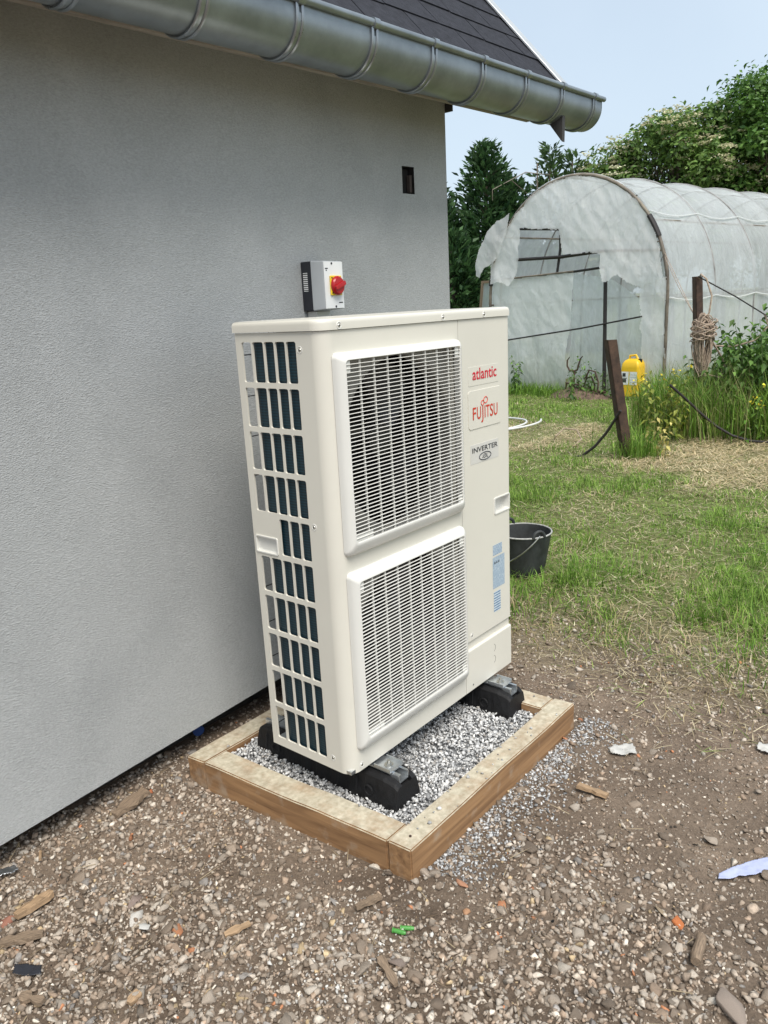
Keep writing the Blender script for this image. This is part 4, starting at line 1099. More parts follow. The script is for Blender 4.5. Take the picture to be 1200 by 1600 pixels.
yp = obj('knob_plate', swbox(0.632, 0.692, 0.1096, 0.116, 1.517, 1.584), M['yellow'], sw, bevel=(0.004, 3), smooth=40)
kb = MB(); kb.lathe([(0.0325, 0.0), (0.0325, 0.005), (0.031, 0.008), (0.027, 0.0125), (0.0, 0.0135)], (0, 0, 0), 32)
kb.v = [SW(0.664+a, 0.1162+c, 1.550+b_) for a, b_, c in kb.v]
obj('knob', kb, M['red'], yp, smooth=40)
kg = MB(); kg.prism([(-0.027, -0.005), (-0.024, -0.008), (0.024, -0.008), (0.029, -0.006), (0.029, 0.006), (0.024, 0.008), (-0.024, 0.008), (-0.027, 0.005)], lambda a, b_, d: SW(0.664+a*math.cos(0.35)-b_*math.sin(0.35), d, 1.550+a*math.sin(0.35)+b_*math.cos(0.35)), 0.1285, 0.1365)
obj('knob_grip', kg, M['red'], yp, bevel=(0.003, 2), smooth=40)
lk = MB()
for a in (0.6395, 0.6845):
    for zz in (1.5245, 1.5765): lk.lathe([(0.0001, .0004), (0.0032, .0004), (0.0032, 0)], (0, 0, 0), 10); lk.v[-30:] = [SW(a+v[0], 0.1162+v[2], zz+v[1]) for v in lk.v[-30:]]
for a, zz in ((0.648, 1.625), (0.660, 1.479)): lk.lathe([(0.0001, .0008), (0.0042, .0008), (0.0042, 0)], (0, 0, 0), 10); lk.v[-30:] = [SW(a+v[0], 0.1098+v[2], zz+v[1]) for v in lk.v[-30:]]
obj('cover_screw', lk, M['swdark'], sw)
bn = MB()
for k, (a0, a1, zz) in enumerate(((0.613, 0.628, 1.606), (0.616, 0.622, 1.600), (0.677, 0.698, 1.490))): bn.add([SW(a0, 0.1098, zz), SW(a1, 0.1098, zz), SW(a1, 0.1098, zz+0.004), SW(a0, 0.1098, zz+0.004)], [(0, 1, 2, 3)])
obj('printed_mark', bn, M['txt_black'], sw)
obj('cable_trunking', swbox(0.622, 0.698, 0.0, 0.046, 0.35, 1.466), M['slat'], sw, bevel=(0.003, 2))

# ------------------------------------------------------------------ vegetation helpers
def blades(P, h, w, azm, lean, col, tipcol=None, curl=0.5):
    """tapering blades of grass as five-point strips; P bases (n,3)"""
    n = len(P)
    dx, dy = np.cos(azm), np.sin(azm)
    side = np.stack([-dy, dx, np.zeros(n)], 1)*(w/2)[:, None]
    sl, cl = np.sin(lean), np.cos(lean)
    l2 = np.minimum(lean*(1+curl)+0.12*curl, 1.9)
    mid = P + np.stack([dx*sl, dy*sl, cl], 1)*(h*0.5)[:, None]
    tip = mid + np.stack([dx*np.sin(l2), dy*np.sin(l2), np.cos(l2)], 1)*(h*0.5)[:, None]
    V = np.stack([P-side, P+side, mid-side*0.8, mid+side*0.8, tip], 1).reshape(-1, 3)
    b = (np.arange(n)*5)[:, None, None]
    F = (np.array([[0, 1, 3], [0, 3, 2], [2, 3, 4]])[None]+b).reshape(-1, 3)
    tc_ = col if tipcol is None else tipcol
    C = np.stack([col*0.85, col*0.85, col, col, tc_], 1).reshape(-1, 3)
    return V, F, C

def leaves(P, N, L, Wd, col, r, fold=0.25):
    """small pointed leaves (two triangles folded on the midrib); N approximate facing"""
    n = len(P)
    N = N/np.linalg.norm(N, axis=1)[:, None]
    t = r.normal(size=(n, 3)); t -= N*(t*N).sum(1)[:, None]; t /= np.linalg.norm(t, axis=1)[:, None]
    b = np.cross(N, t)
    up = N*(Wd*fold)[:, None]
    V = np.stack([P, P+t*(L*.5)[:, None]+b*(Wd*.5)[:, None]+up, P+t*L[:, None], P+t*(L*.5)[:, None]-b*(Wd*.5)[:, None]+up], 1).reshape(-1, 3)
    k = (np.arange(n)*4)[:, None, None]
    F = (np.array([[0, 1, 2], [0, 2, 3]])[None]+k).reshape(-1, 3)
    return V, F, np.repeat(col, 4, 0)

def tcol(n, a, b, r, jit=0.2):
    t = r.uniform(size=(n, 1))
    return np.clip((np.array(a)*(1-t)+np.array(b)*t)*(1+r.normal(size=(n, 1))*jit), 0.004, 0.95)

# ------------------------------------------------------------------ lawn
r = np.random.default_rng(21)
def polar(n, d0, d1, a0, a1, r, pw=0.4):
    u = r.uniform(size=n); d = (d0**pw+(d1**pw-d0**pw)*u)**(1/pw)
    a = np.radians(r.uniform(a0, a1, n))
    return CAM.x+d*np.cos(a), CAM.y+d*np.sin(a), d
def dryness(x, y):
    d = fbm(x*0.9+2, y*0.9, 51, 4)
    zn = x+(fbm(x*1.3, y*1.3, 57, 3)-.5)*1.6
    zone = sstep(3.9, 4.9, zn)*(1-sstep(6.5, 7.4, zn))*(0.30+0.70*(1-sstep(0.5, 1.6, y+(fbm(x*2, y*2, 58, 2)-.5))))
    return np.clip(sstep(0.50, 0.68, d)*0.55 + zone*0.92 + 0.08, 0, 1)
def lawn_mask(x, y):
    e = x + (fbm(x*2.2, y*2.2, 61, 4)-.5)*1.8 - 0.12*sstep(-.6, .2, y)
    m = sstep(1.30, 2.45, e)
    m = m*(1-0.92*sstep(0.60, 0.70, fbm(x*2.3+9, y*2.3, 71, 3))*(1-sstep(2.6, 4.2, x)))
    m = np.where((x < WC+0.05) & (y > 0.30+0.03*x), 0, m)
    return m
def in_tunnel(x, y, m=0.0):
    c_, s_ = math.cos(R(-99.1)), math.sin(R(-99.1))
    a = (x-9.52)*c_+(y-3.73)*s_; l_ = -(x-9.52)*s_+(y-3.73)*c_
    return (np.abs(a) < 1.55-m) & (l_ > -0.02+m)
x, y, d = polar(250000, 2.6, 14.5, -6, 40, r)
k = (r.uniform(size=len(x)) < lawn_mask(x, y)*0.98) & ~in_tunnel(x, y); x, y, d = x[k], y[k], d[k]
n = len(x); dry = dryness(x, y)
isdry = r.uniform(size=n) < dry
tuft = fbm(x*3.3, y*3.3, 81, 3)
h = (0.024+0.062*sstep(0.40, 0.75, tuft))*r.uniform(0.6, 1.4, n)*np.where(isdry, 0.8, 1.0)*(1+0.5*sstep(8, 12, x))
w = np.clip(0.0016+0.0006*d, 0.002, 0.0085)*r.uniform(0.7, 1.3, n)
lean = np.abs(r.normal(size=n))*0.6+0.2; lean = np.where(isdry, lean+r.uniform(0.2, 1.0, n), lean)
cg = tcol(n, (0.095, 0.205, 0.026), (0.32, 0.47, 0.095), r, 0.24)
cd = tcol(n, (0.48, 0.38, 0.20), (0.82, 0.72, 0.50), r, 0.15)
col = np.where(isdry[:, None], cd, cg)
P = np.stack([x, y, ground_h(x, y)-0.004], 1)
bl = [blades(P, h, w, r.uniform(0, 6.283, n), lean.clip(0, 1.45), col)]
# thatch: flattened dead stalks between the blades, reaching out onto the bare earth
x, y, d = polar(64000, 2.5, 13.5, -6, 40, r)
k = (r.uniform(size=len(x)) < np.maximum(lawn_mask(x, y)*0.9, 0.45*sstep(1.0, 1.9, x+(fbm(x*3, y*3, 64, 3)-.5)*1.2)*((x > WC+.05) | (y < .25)))) & ~in_tunnel(x, y); x, y, d = x[k], y[k], d[k]
n = len(x)
th = np.where((r.uniform(size=n) < 0.22+0.6*np.maximum(dryness(x, y), 1-lawn_mask(x, y)))[:, None], tcol(n, (0.44, 0.36, 0.21), (0.80, 0.71, 0.50), r, .15), tcol(n, (0.12, 0.22, 0.04), (0.34, 0.46, 0.11), r, .2))
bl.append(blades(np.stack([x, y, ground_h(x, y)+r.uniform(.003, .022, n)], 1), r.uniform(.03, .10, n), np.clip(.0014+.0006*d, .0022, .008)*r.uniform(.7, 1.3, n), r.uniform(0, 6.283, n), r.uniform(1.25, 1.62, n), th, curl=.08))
x, y = r.uniform(3.6, 7.4, 42000), r.uniform(-2.6, 2.2, 42000)
k = r.uniform(size=len(x)) < sstep(.35, .95, dryness(x, y))*.8; x, y = x[k], y[k]; n = len(x)
bl.append(blades(np.stack([x, y, ground_h(x, y)+r.uniform(.006, .035, n)], 1), r.uniform(.04, .11, n), r.uniform(.004, .008, n), r.uniform(0, 6.283, n), r.uniform(1.2, 1.6, n), tcol(n, (0.55, 0.43, 0.24), (0.86, 0.74, 0.50), r, .12), curl=.08))
# lusher clumps by the bucket and along the lawn's near edge
def clump(cx, cy, nb, sp, hh, cols, r, wd=0.005, spread=0.5):
    x = cx+r.normal(size=nb)*sp; y = cy+r.normal(size=nb)*sp
    azm = np.arctan2(y-cy, x-cx)+r.normal(size=nb)*0.7
    return blades(np.stack([x, y, ground_h(x, y)-0.004], 1), hh*r.uniform(0.55, 1.2, nb), np.full(nb, wd)*r.uniform(.7, 1.3, nb), azm, np.abs(r.normal(size=nb))*spread+0.15, tcol(nb, *cols, r), curl=0.8)
GRN = ((0.080, 0.195, 0.020), (0.27, 0.43, 0.075)); STR = ((0.42, 0.33, 0.17), (0.62, 0.52, 0.32))
for cx, cy, nb, sp, hh in ((2.25, 0.02, 420, 0.10, 0.20), (1.98, 0.10, 200, 0.06, 0.15), (2.45, -0.16, 260, 0.10, 0.15), (1.75, 0.16, 260, 0.07, 0.17), (1.62, 0.02, 160, 0.06, 0.13), (1.85, -0.2, 220, 0.09, 0.12), (2.1, -0.55, 260, 0.12, 0.12),
                           (1.72, -0.95, 300, 0.10, 0.15), (1.86, -1.12, 200, 0.09, 0.13), (2.9, -0.6, 260, 0.14, 0.13), (3.0, 0.3, 260, 0.14, 0.12), (2.5, -1.0, 240, 0.12, 0.12), (3.5, -0.3, 240, 0.15, 0.12), (1.95, 0.36, 200, 0.07, 0.17)):
    bl.append(clump(cx, cy, int(nb*.7), sp*1.35, hh*.72, GRN, r, 0.0042, 0.7))
for cx, cy, nb in ((1.55, -0.55, 160), (1.78, -0.35, 160), (1.5, -0.2, 120), (1.6, -0.85, 160), (2.0, -0.85, 150), (1.66, 0.12, 220), (2.4, -0.4, 120), (1.45, -1.0, 110)):
    bl.append(clump(cx, cy, nb, 0.12, 0.10, STR, r, 0.003, 1.2))
lawn = obj('lawn_grass', stuff_mesh('lawn_grass', bl, M['blade']), None)
tag(lawn, 'patchy mown lawn, half green and half dried to straw', 'grass', None, 'stuff')
# tall grass at the edge of the lawn, round the posts and along the tunnel
bl = []
def tall(n, fx, fy, h0, h1, r, cols=GRN, wd=0.009):
    x, y = fx, fy
    k = ~in_tunnel(x, y); x, y = x[k], y[k]; n = len(x)
    bl.append(blades(np.stack([x, y, np.zeros(n)], 1), r.uniform(h0, h1, n), np.full(n, wd)*r.uniform(.6, 1.3, n), r.uniform(0, 6.283, n), np.abs(r.normal(size=n))*0.22+0.06, tcol(n, *cols, r, .22), curl=1.6))
n = 7500; tall(n, r.uniform(6.5, 8.9, n), r.uniform(-1.6, 1.45, n), 0.3, 0.85, r, GRN, 0.012)
n = 1300; tall(n, 7.0+r.normal(size=n)*0.30, 1.0+r.normal(size=n)*0.28, 0.35, 0.8, r)
n = 900; tall(n, 6.9+r.normal(size=n)*0.35, 0.9+r.normal(size=n)*0.35, 0.4, 1.0, r, ((0.2, 0.22, 0.07), (0.45, 0.40, 0.2)), 0.004)
n = 1400; tall(n, r.uniform(8.4, 9.35, n), r.uniform(1.2, 2.3, n), 0.2, 0.6, r)
u_ = r.uniform(0.35, 1, 2600); tall(2600, 9.30+0.48*u_+r.normal(size=2600)*0.14-0.12, 2.2+3.05*u_+r.normal(size=2600)*0.1, 0.08, 0.28, r)
n = 420; tall(n, 5.36+r.normal(size=n)*0.10, 1.0+r.normal(size=n)*0.10, 0.15, 0.45, r, GRN, 0.006)
tg = obj('tall_grass', stuff_mesh('tall_grass', bl, M['blade']), None)
tag(tg, 'long unmown grass beside the plastic tunnel and around the posts', 'grass', None, 'stuff')
# leafy undergrowth bank on the right: upright stems with paired leaves
LV, stems = [], MB()
def stem_plant(x, y, hgt, r, nl, lsize, cols, droop=0.35, tube=True, lst=None):
    lx, ly = r.normal()*0.10*hgt, r.normal()*0.10*hgt
    t = np.linspace(0.18, 1, nl)
    a = np.arange(nl)*2.4+r.uniform(0, 6.28)
    P = np.stack([x+lx*t**2, y+ly*t**2, hgt*t], 1)
    out = np.stack([np.cos(a), np.sin(a), np.full(nl, -droop+0.5*0)], 1)
    N = np.stack([np.cos(a)*0.5, np.sin(a)*0.5, np.ones(nl)], 1)+r.normal(size=(nl, 3))*0.2
    L = lsize*(1.1-0.5*t)*r.uniform(.7, 1.2, nl)
    Nn = N/np.linalg.norm(N, axis=1)[:, None]
    tt = out-Nn*(out*Nn).sum(1)[:, None]; tt /= np.linalg.norm(tt, axis=1)[:, None]
    b = np.cross(Nn, tt); Wd = L*0.48
    V = np.stack([P, P+tt*(L*.42)[:, None]+b*(Wd*.5)[:, None]+Nn*(Wd*.2)[:, None], P+tt*L[:, None]-Nn*(L*.18)[:, None], P+tt*(L*.42)[:, None]-b*(Wd*.5)[:, None]+Nn*(Wd*.2)[:, None]], 1).reshape(-1, 3)
    F = (np.array([[0, 1, 2], [0, 2, 3]])[None]+(np.arange(nl)*4)[:, None, None]).reshape(-1, 3)
    C = np.repeat(tcol(nl, *cols, r, .2), 4, 0)
    return (V, F, C), [(x, y, 0), (x+lx*.3, y+ly*.3, hgt*.5), (x+lx, y+ly, hgt)]
NET = ((0.045, 0.115, 0.022), (0.15, 0.27, 0.055))
for k in range(520):
    xx, yy = r.uniform(6.9, 8.8), r.uniform(-2.2, 0.95)
    hh = r.uniform(0.95, 1.45)*(0.72+0.28*float(sstep(1.0, 0.2, yy)))*(0.8+.2*float(sstep(6.8, 7.6, xx)))
    lf, st_ = stem_plant(xx, yy, hh, r, 26, 0.15, NET)
    LV.append(lf)
    if k % 2: stems.tube(st_, [0.006, 0.005, 0.002], 4, cap=False)
ub = obj('undergrowth', stuff_mesh('undergrowth', LV, M['leaf']), None)
tag(ub, 'dense bank of nettle-like weeds against the tunnel', 'weeds', None, 'stuff')
so2 = obj('stems', stems, mat('weed_stems', (0.10, 0.14, 0.05), 0.7, var=0.2), ub); tag(so2, None, None, None, 'stuff')

def leafy_plant(name, cx, cy, n_st, sp, h0, h1, lsize, cols, label, cat, nl=14, flowers=None):
    root = empty(name, (cx, cy, 0), label, cat)
    LV, st = [], MB()
    tops = []
    for k in range(n_st):
        lf, q_ = stem_plant(r.normal()*sp, r.normal()*sp, r.uniform(h0, h1), r, nl, lsize, cols)
        LV.append(lf); st.tube(q_, [0.004, 0.003, 0.0015], 4, cap=False); tops.append(q_[-1])
    o = obj('foliage', stuff_mesh('foliage', LV, M['leaf']), None, root); tag(o, kind='stuff')
    o2 = obj('stem', st, mat('green_stem', (0.13, 0.17, 0.06), 0.7, var=0.2), root); tag(o2, kind='stuff')
    if flowers:
        P = np.array(tops)[:flowers[1]]; fl_ = []
        for q_ in P:
            for t in range(5): fl_.append(np.array(q_)+r.normal(size=3)*0.015)
        fl_ = np.array(fl_); n_ = len(fl_)
        V, F, C = leaves(fl_, np.tile([0, 0, 1.0], (n_, 1))+r.normal(size=(n_, 3))*.4, np.full(n_, .03), np.full(n_, .03), tcol(n_, flowers[0], flowers[0], r), r)
        o3 = obj('flower', np_mesh('flower', V, F, M['leaf'], C), None, root); tag(o3, kind='stuff')
    return root
YG = ((0.16, 0.22, 0.035), (0.36, 0.38, 0.07))
leafy_plant('leafy_weed', 6.35, 1.05, 20, 0.17, 0.35, 0.75, 0.10, YG, 'yellow green leafy weed growing right behind the leaning rusty post', 'weed', 16, ((0.75, 0.62, 0.05), 8))
leafy_plant('withered_weed', 5.52, 0.93, 9, 0.10, 0.18, 0.38, 0.10, ((0.45, 0.40, 0.12), (0.62, 0.52, 0.22)), 'small yellowed weed at the foot of the leaning rusty post', 'weed', 8)
leafy_plant('nettle', 9.42, 4.60, 4, 0.05, 0.45, 0.62, 0.12, NET, 'single dark nettle standing against the tunnel next to the heat pump', 'weed', 14)
leafy_plant('leafy_weed', 9.25, 3.25, 14, 0.14, 0.3, 0.62, 0.10, NET, 'low green weed between the garden cultivator and yellow canister', 'weed', 12)
leafy_plant('flowering_weed', 6.55, 0.35, 7, 0.12, 0.35, 0.6, 0.08, GRN, 'weed with small yellow flowers at the foot of the nettle bank', 'weed', 10, ((0.8, 0.68, 0.05), 5))

# ------------------------------------------------------------------ trees
def tree_shell(name, base, label, cat, group=None):
    return empty(name, (base[0], base[1], 0), label, cat, group)
def conifer(base, hgt, rad, nbr, r, label, cols, feather=1.0, lean=0.0):
    root = tree_shell('conifer', base, label, 'tree', 'conifers behind the plastic tunnel')
    tk = MB(); tk.tube([(0, 0, 0), (lean*.3, 0, hgt*.5), (lean, 0, hgt*0.97)], [0.14, 0.08, 0.012], 8)
    br_, fr_ = MB(), []
    for k in range(nbr):
        t = (k+r.uniform())/nbr; z = 0.05*hgt+t*hgt*0.93
        prof = (1-t)**0.72*(0.78+0.45*r.uniform())+0.04
        Lb = rad*prof; a = r.uniform(0, 6.283)
        rise = 0.30+0.55*t
        m_ = max(8, int(46*Lb*feather))
        tt = np.sqrt(r.uniform(0.02, 1, m_))
        P = np.stack([lean*(z/hgt)**2+np.cos(a)*Lb*tt, np.sin(a)*Lb*tt, z+Lb*tt*rise+0.05*np.sin(tt*3)], 1)
        P += r.normal(size=(m_, 3))*np.array([.11, .11, .10])*(0.5+0.5*Lb)
        # sprays: narrow, pointing outward and up
        dirv = np.stack([np.full(m_, np.cos(a)), np.full(m_, np.sin(a)), np.full(m_, 0.55+.5*t)], 1)+r.normal(size=(m_, 3))*0.45
        dirv /= np.linalg.norm(dirv, axis=1)[:, None]
        N = r.normal(size=(m_, 3)); N -= dirv*(N*dirv).sum(1)[:, None]; N /= np.linalg.norm(N, axis=1)[:, None]
        b = np.cross(N, dirv); L = r.uniform(0.14, 0.30, m_); Wd = r.uniform(0.05, 0.10, m_)
        V = np.stack([P, P+dirv*(L*.35)[:, None]+b*(Wd*.5)[:, None], P+dirv*L[:, None]-np.array([0, 0, .03]), P+dirv*(L*.5)[:, None]-b*(Wd*.5)[:, None]], 1).reshape(-1, 3)
        F = (np.array([[0, 1, 2], [0, 2, 3]])[None]+(np.arange(m_)*4)[:, None, None]).reshape(-1, 3)
        fr_.append((V, F, np.repeat(tcol(m_, *cols, r, .22), 4, 0)))
        if k % 3 == 0: br_.tube([(lean*(z/hgt)**2, 0, z), (lean*(z/hgt)**2+math.cos(a)*Lb*.8, math.sin(a)*Lb*.8, z+Lb*.8*rise)], [0.02*(1.2-t), 0.005], 4, cap=False)
    obj('trunk', tk, M['bark'], root)
    tag(obj('branch', br_, M['bark'], root), kind='stuff')
    tag(obj('crown', stuff_mesh('crown', fr_, M['leaf']), None, root), kind='stuff')
    return root
r = np.random.default_rng(33)
CON = ((0.016, 0.050, 0.018), (0.075, 0.155, 0.050))
CON2 = ((0.03, 0.07, 0.025), (0.12, 0.20, 0.065))
conifer((17.25, 10.0), 5.35, 1.35, 300, r, 'tallest dark green conifer just right of the house corner', CON)
conifer((16.55, 11.1), 4.35, 1.35, 230, r, 'dark conifer half hidden by the house corner', CON)
conifer((17.45, 9.25), 4.35, 1.05, 190, r, 'shorter conifer on the right flank of the tallest one', CON)
conifer((18.0, 8.55), 5.15, 0.85, 150, r, 'slender feathery conifer rising above the tunnel end under the gutter tip', CON2, 0.8)
conifer((18.25, 8.05), 5.0, 0.62, 120, r, 'smaller feathery conifer right of the slender one above the tunnel', CON2, 0.8)
conifer((15.0, 9.6), 3.0, 1.2, 190, r, 'low dark conifer standing close behind the leaning pane', CON)

def broadleaf(name, base, hgt, crown, ncl, nleaf, lsize, cols, label, r, cat='tree', group=None, flowers=None, clr=0.5, zmin=0.3):
    root = tree_shell(name, base, label, cat, group)
    tk = MB(); th = hgt*0.45
    tk.tube([(0, 0, 0), (0.05, 0.03, th*.5), (0.02, -.04, th), (0.1, .05, hgt*.8)], [0.16, 0.12, 0.09, 0.02], 8)
    cl = []
    rx, ry = crown
    while len(cl) < ncl:
        p = r.uniform(-1, 1, 3)
        if (p**2).sum() < 1 and (p**2).sum() > 0.12:
            q_ = np.array([p[0]*rx, p[1]*ry, hgt*(zmin+(1-zmin)*(p[2]*.5+.5))])
            cl.append(q_*np.array([1, 1, 0.93]))
    lb = MB(); LV = []
    fl_pts = []
    for q_ in cl:
        j = (0.02, -.04, th*r.uniform(.7, 1.2))
        lb.tube([j, tuple((np.array(j)+q_)/2+np.array([0, 0, .12])), tuple(q_)], [0.045, 0.025, 0.006], 5, cap=False)
        m_ = int(nleaf*r.uniform(.6, 1.4)); sp = clr*r.uniform(.7, 1.25)
        dv = r.normal(size=(m_, 3)); dv /= np.linalg.norm(dv, axis=1)[:, None]
        rad_ = sp*r.uniform(0.25, 1.0, m_)**0.6
        P = q_+dv*rad_[:, None]*np.array([1.15, 1.15, .72])
        # twigs poking out
        tw = r.uniform(size=m_) < 0.12; P[tw] += dv[tw]*sp*0.5*r.uniform(size=(tw.sum(), 1))
        N = dv*0.5+np.array([0, 0, .8])+r.normal(size=(m_, 3))*.6
        L = lsize*r.uniform(.6, 1.35, m_)
        LV.append(leaves(P, N, L, L*0.55, tcol(m_, *cols, r, .2), r))
        if flowers and r.uniform() < flowers[1]:
            for _ in range(r.integers(3, 9)):
                u = r.normal(size=3); u[2] = abs(u[2])*.7; u /= np.linalg.norm(u); fl_pts.append(q_+u*sp*np.array([1.15, 1.15, .8]))
    obj('trunk', tk, M['bark'], root)
    tag(obj('limb', lb, M['bark'], root), kind='stuff')
    tag(obj('crown', stuff_mesh('crown', LV, M['leaf']), None, root), kind='stuff')
    if flowers:
        FB = []
        for q_ in fl_pts:
            m_ = 16; rr_ = r.uniform(.10, .19)*np.sqrt(r.uniform(size=m_)); a = r.uniform(0, 6.283, m_)
            P = q_+np.stack([rr_*np.cos(a), rr_*np.sin(a), r.normal(size=m_)*.012+.03], 1)
            FB.append(leaves(P, np.tile([0, 0, 1.0], (m_, 1))+r.normal(size=(m_, 3))*.3, np.full(m_, .075), np.full(m_, .07), tcol(m_, flowers[0], flowers[0], r, .08), r))
        tag(obj('blossom', stuff_mesh('blossom', FB, M['leaf']), None, root), kind='stuff')
    return root
BRD = ((0.045, 0.115, 0.022), (0.15, 0.275, 0.055))
BRD2 = ((0.065, 0.14, 0.028), (0.22, 0.34, 0.085))
broadleaf('elder_tree', (19.2, 5.75), 6.15, (1.6, 1.6), 66, 230, 0.13, BRD2, 'elder covered in cream flower heads behind the tunnel roof', r, flowers=((0.72, 0.68, 0.46), 0.95), clr=.48)
broadleaf('elder_tree', (18.6, 6.75), 5.5, (1.15, 1.25), 42, 200, 0.12, BRD2, 'lower pale flowering elder directly above the tunnel ridge', r, flowers=((0.70, 0.68, 0.48), 1.0), clr=.42)
broadleaf('broadleaf_tree', (20.3, 3.8), 6.95, (1.85, 1.85), 95, 260, 0.13, BRD, 'tall dark broadleaf tree at the right edge', r, clr=.55)
broadleaf('broadleaf_tree', (20.8, 1.2), 6.9, (1.9, 1.9), 60, 220, 0.14, BRD, 'broadleaf tree beyond the right edge of the tunnel', r, clr=.6)
broadleaf('young_tree', (18.7, 7.75), 5.5, (0.5, 0.6), 15, 110, 0.11, ((0.12, 0.15, 0.04), (0.30, 0.32, 0.10)), 'slim yellowish sapling between the feathery conifer and the elder', r, clr=.30, zmin=.45)
broadleaf('young_tree', (19.6, 6.5), 6.0, (0.40, 0.45), 14, 60, 0.10, ((0.08, 0.13, 0.04), (0.2, 0.26, 0.09)), 'thin wispy sapling beside the gutter end', r, clr=.26, zmin=.5)
broadleaf('shrub', (18.5, 7.4), 5.35, (1.0, 1.0), 34, 190, 0.11, BRD2, 'light green shrub filling the gap between feathery conifer and elders', r, cat='shrub', clr=.36, zmin=.2)
broadleaf('elder_tree', (19.9, 4.7), 5.6, (1.3, 1.3), 44, 220, 0.12, BRD2, 'flowering elder between the tall broadleaf tree and the larger elder', r, flowers=((0.72, 0.68, 0.46), 0.9), clr=.48)
# thin metal arm with a strut among the conifers
an = empty('aerial_mast', (17.65, 8.72, 0), 'thin metal aerial arm with a strut poking out left of the feathery conifer', 'aerial')
obj('pole', MB().tube([(0, 0, 0), (0, 0, 4.75)], 0.02, 6), M['pipe'], an)
obj('arm', MB().tube([(-0.95, 0.75, 4.15), (-0.25, 0.2, 4.55), (0.45, -0.45, 4.42)], 0.012, 5), M['pipe'], an)
obj('strut', MB().tube([(-0.55, 0.45, 4.38), (-0.22, 0.18, 4.05)], 0.010, 5), M['pipe'], an)
obj('drop_wire', MB().tube([(-0.95, 0.75, 4.15), (-0.95, 0.75, 3.9)], 0.008, 5), M['pipe'], an)

# ------------------------------------------------------------------ plastic tunnel greenhouse
GC = Vector((9.52, 3.73, 0)); GA = R(-99.1)
GU = Vector((math.cos(GA), math.sin(GA), 0)); GN = Vector((-math.sin(GA), math.cos(GA), 0))
def G(s, l, z): return tuple(GU*s + GN*l + Vector((0, 0, z)))
gh = empty('greenhouse', GC, 'white plastic tunnel greenhouse with torn front sheet', 'greenhouse')
A_, HS, HR = 1.56, 1.45, 1.68
def arch(t, k=1.0):
    """t 0..1 from the left foot over the top to the right foot"""
    leg = 0.22
    if t < leg: return (-A_*k, HS*t/leg)
    if t > 1-leg: return (A_*k, HS*(1-t)/leg)
    a = math.pi*(t-leg)/(1-2*leg)
    return (-A_*math.cos(a)*k, HS+HR*math.sin(a)*k)
SP, NH = 1.27, 9
for k in range(NH):
    kk_ = .992 if k == 0 else 1.004
    pts = [G(arch(t, kk_)[0], k*SP, arch(t, kk_)[1]) for t in np.linspace(0, 1, 45)]
    ho = obj('hoop', MB().tube(pts, 0.024 if k == 0 else 0.014, 8), M['pipe'] if k == 0 else M['hoopgrey'], gh, smooth=60)
    if k == 0:
        for t0, t1 in ((0.665, 0.70), (0.325, 0.345), (0.245, 0.262)):
            obj('tape', MB().tube([G(arch(t, .992)[0], 0, arch(t, .992)[1]) for t in np.linspace(t0, t1, 5)], 0.036, 8), M['blackpipe'], ho)
for t in (0.5, 0.33, 0.67, 0.21, 0.79):
    obj('purlin', MB().tube([G(arch(t, .975)[0], 0, arch(t, .975)[1]), G(arch(t, .975)[0], (NH-1)*SP, arch(t, .975)[1])], 0.014, 6), M['pipe'], gh)
# cover, sagging between the hoops and wrinkled
nt, nl_ = 90, 170
V, F = [], []
for j in range(nl_+1):
    l_ = (NH-1)*SP*j/nl_; fr0 = (l_/SP) % 1.0; sag = math.sin(math.pi*fr0)
    for i in range(nt+1):
        t = i/nt; s0, z0 = arch(t, 1.01)
        top = math.sin(math.pi*t)
        wr = (float(fbm(l_*3.2, t*16, 91, 3))-.5)*0.05 + (float(vnoise(l_*9, t*9+l_*1.5, 95))-.5)*0.02
        k = 1-0.022*sag*top
        s1 = s0*(k+wr*0.4*(0.4+abs(s0)/A_)); z1 = z0*(1-0.026*sag*top)+wr*top*.6
        V.append(G(s1, l_, z1))
for j in range(nl_):
    for i in range(nt):
        a = j*(nt+1)+i; F.append((a, a+1, a+nt+2, a+nt+1))
me = np_mesh('cover', np.array(V), np.array(F), M['film'], smooth=True)
obj('cover', me, None, gh)
seam = MB()
for t in (0.21, 0.79, 0.66):
    pts = [G(arch(t, 1.016)[0], l_, arch(t, 1.016)[1]-0.05*abs(math.sin(math.pi*l_/SP))) for l_ in np.linspace(0, (NH-1)*SP, 80)]
    obj('film_seam', MB().tube(pts, 0.010, 5), M['film_torn'], gh)
def inpoly(x, y, poly):
    x, y = np.asarray(x), np.asarray(y); ins = np.zeros(x.shape, bool); n = len(poly); j = n-1
    for i in range(n):
        xi, yi = poly[i]; xj, yj = poly[j]
        c = ((yi > y) != (yj > y)) & (x < (xj-xi)*(y-yi)/(yj-yi+1e-12)+xi); ins ^= c; j = i
    return ins
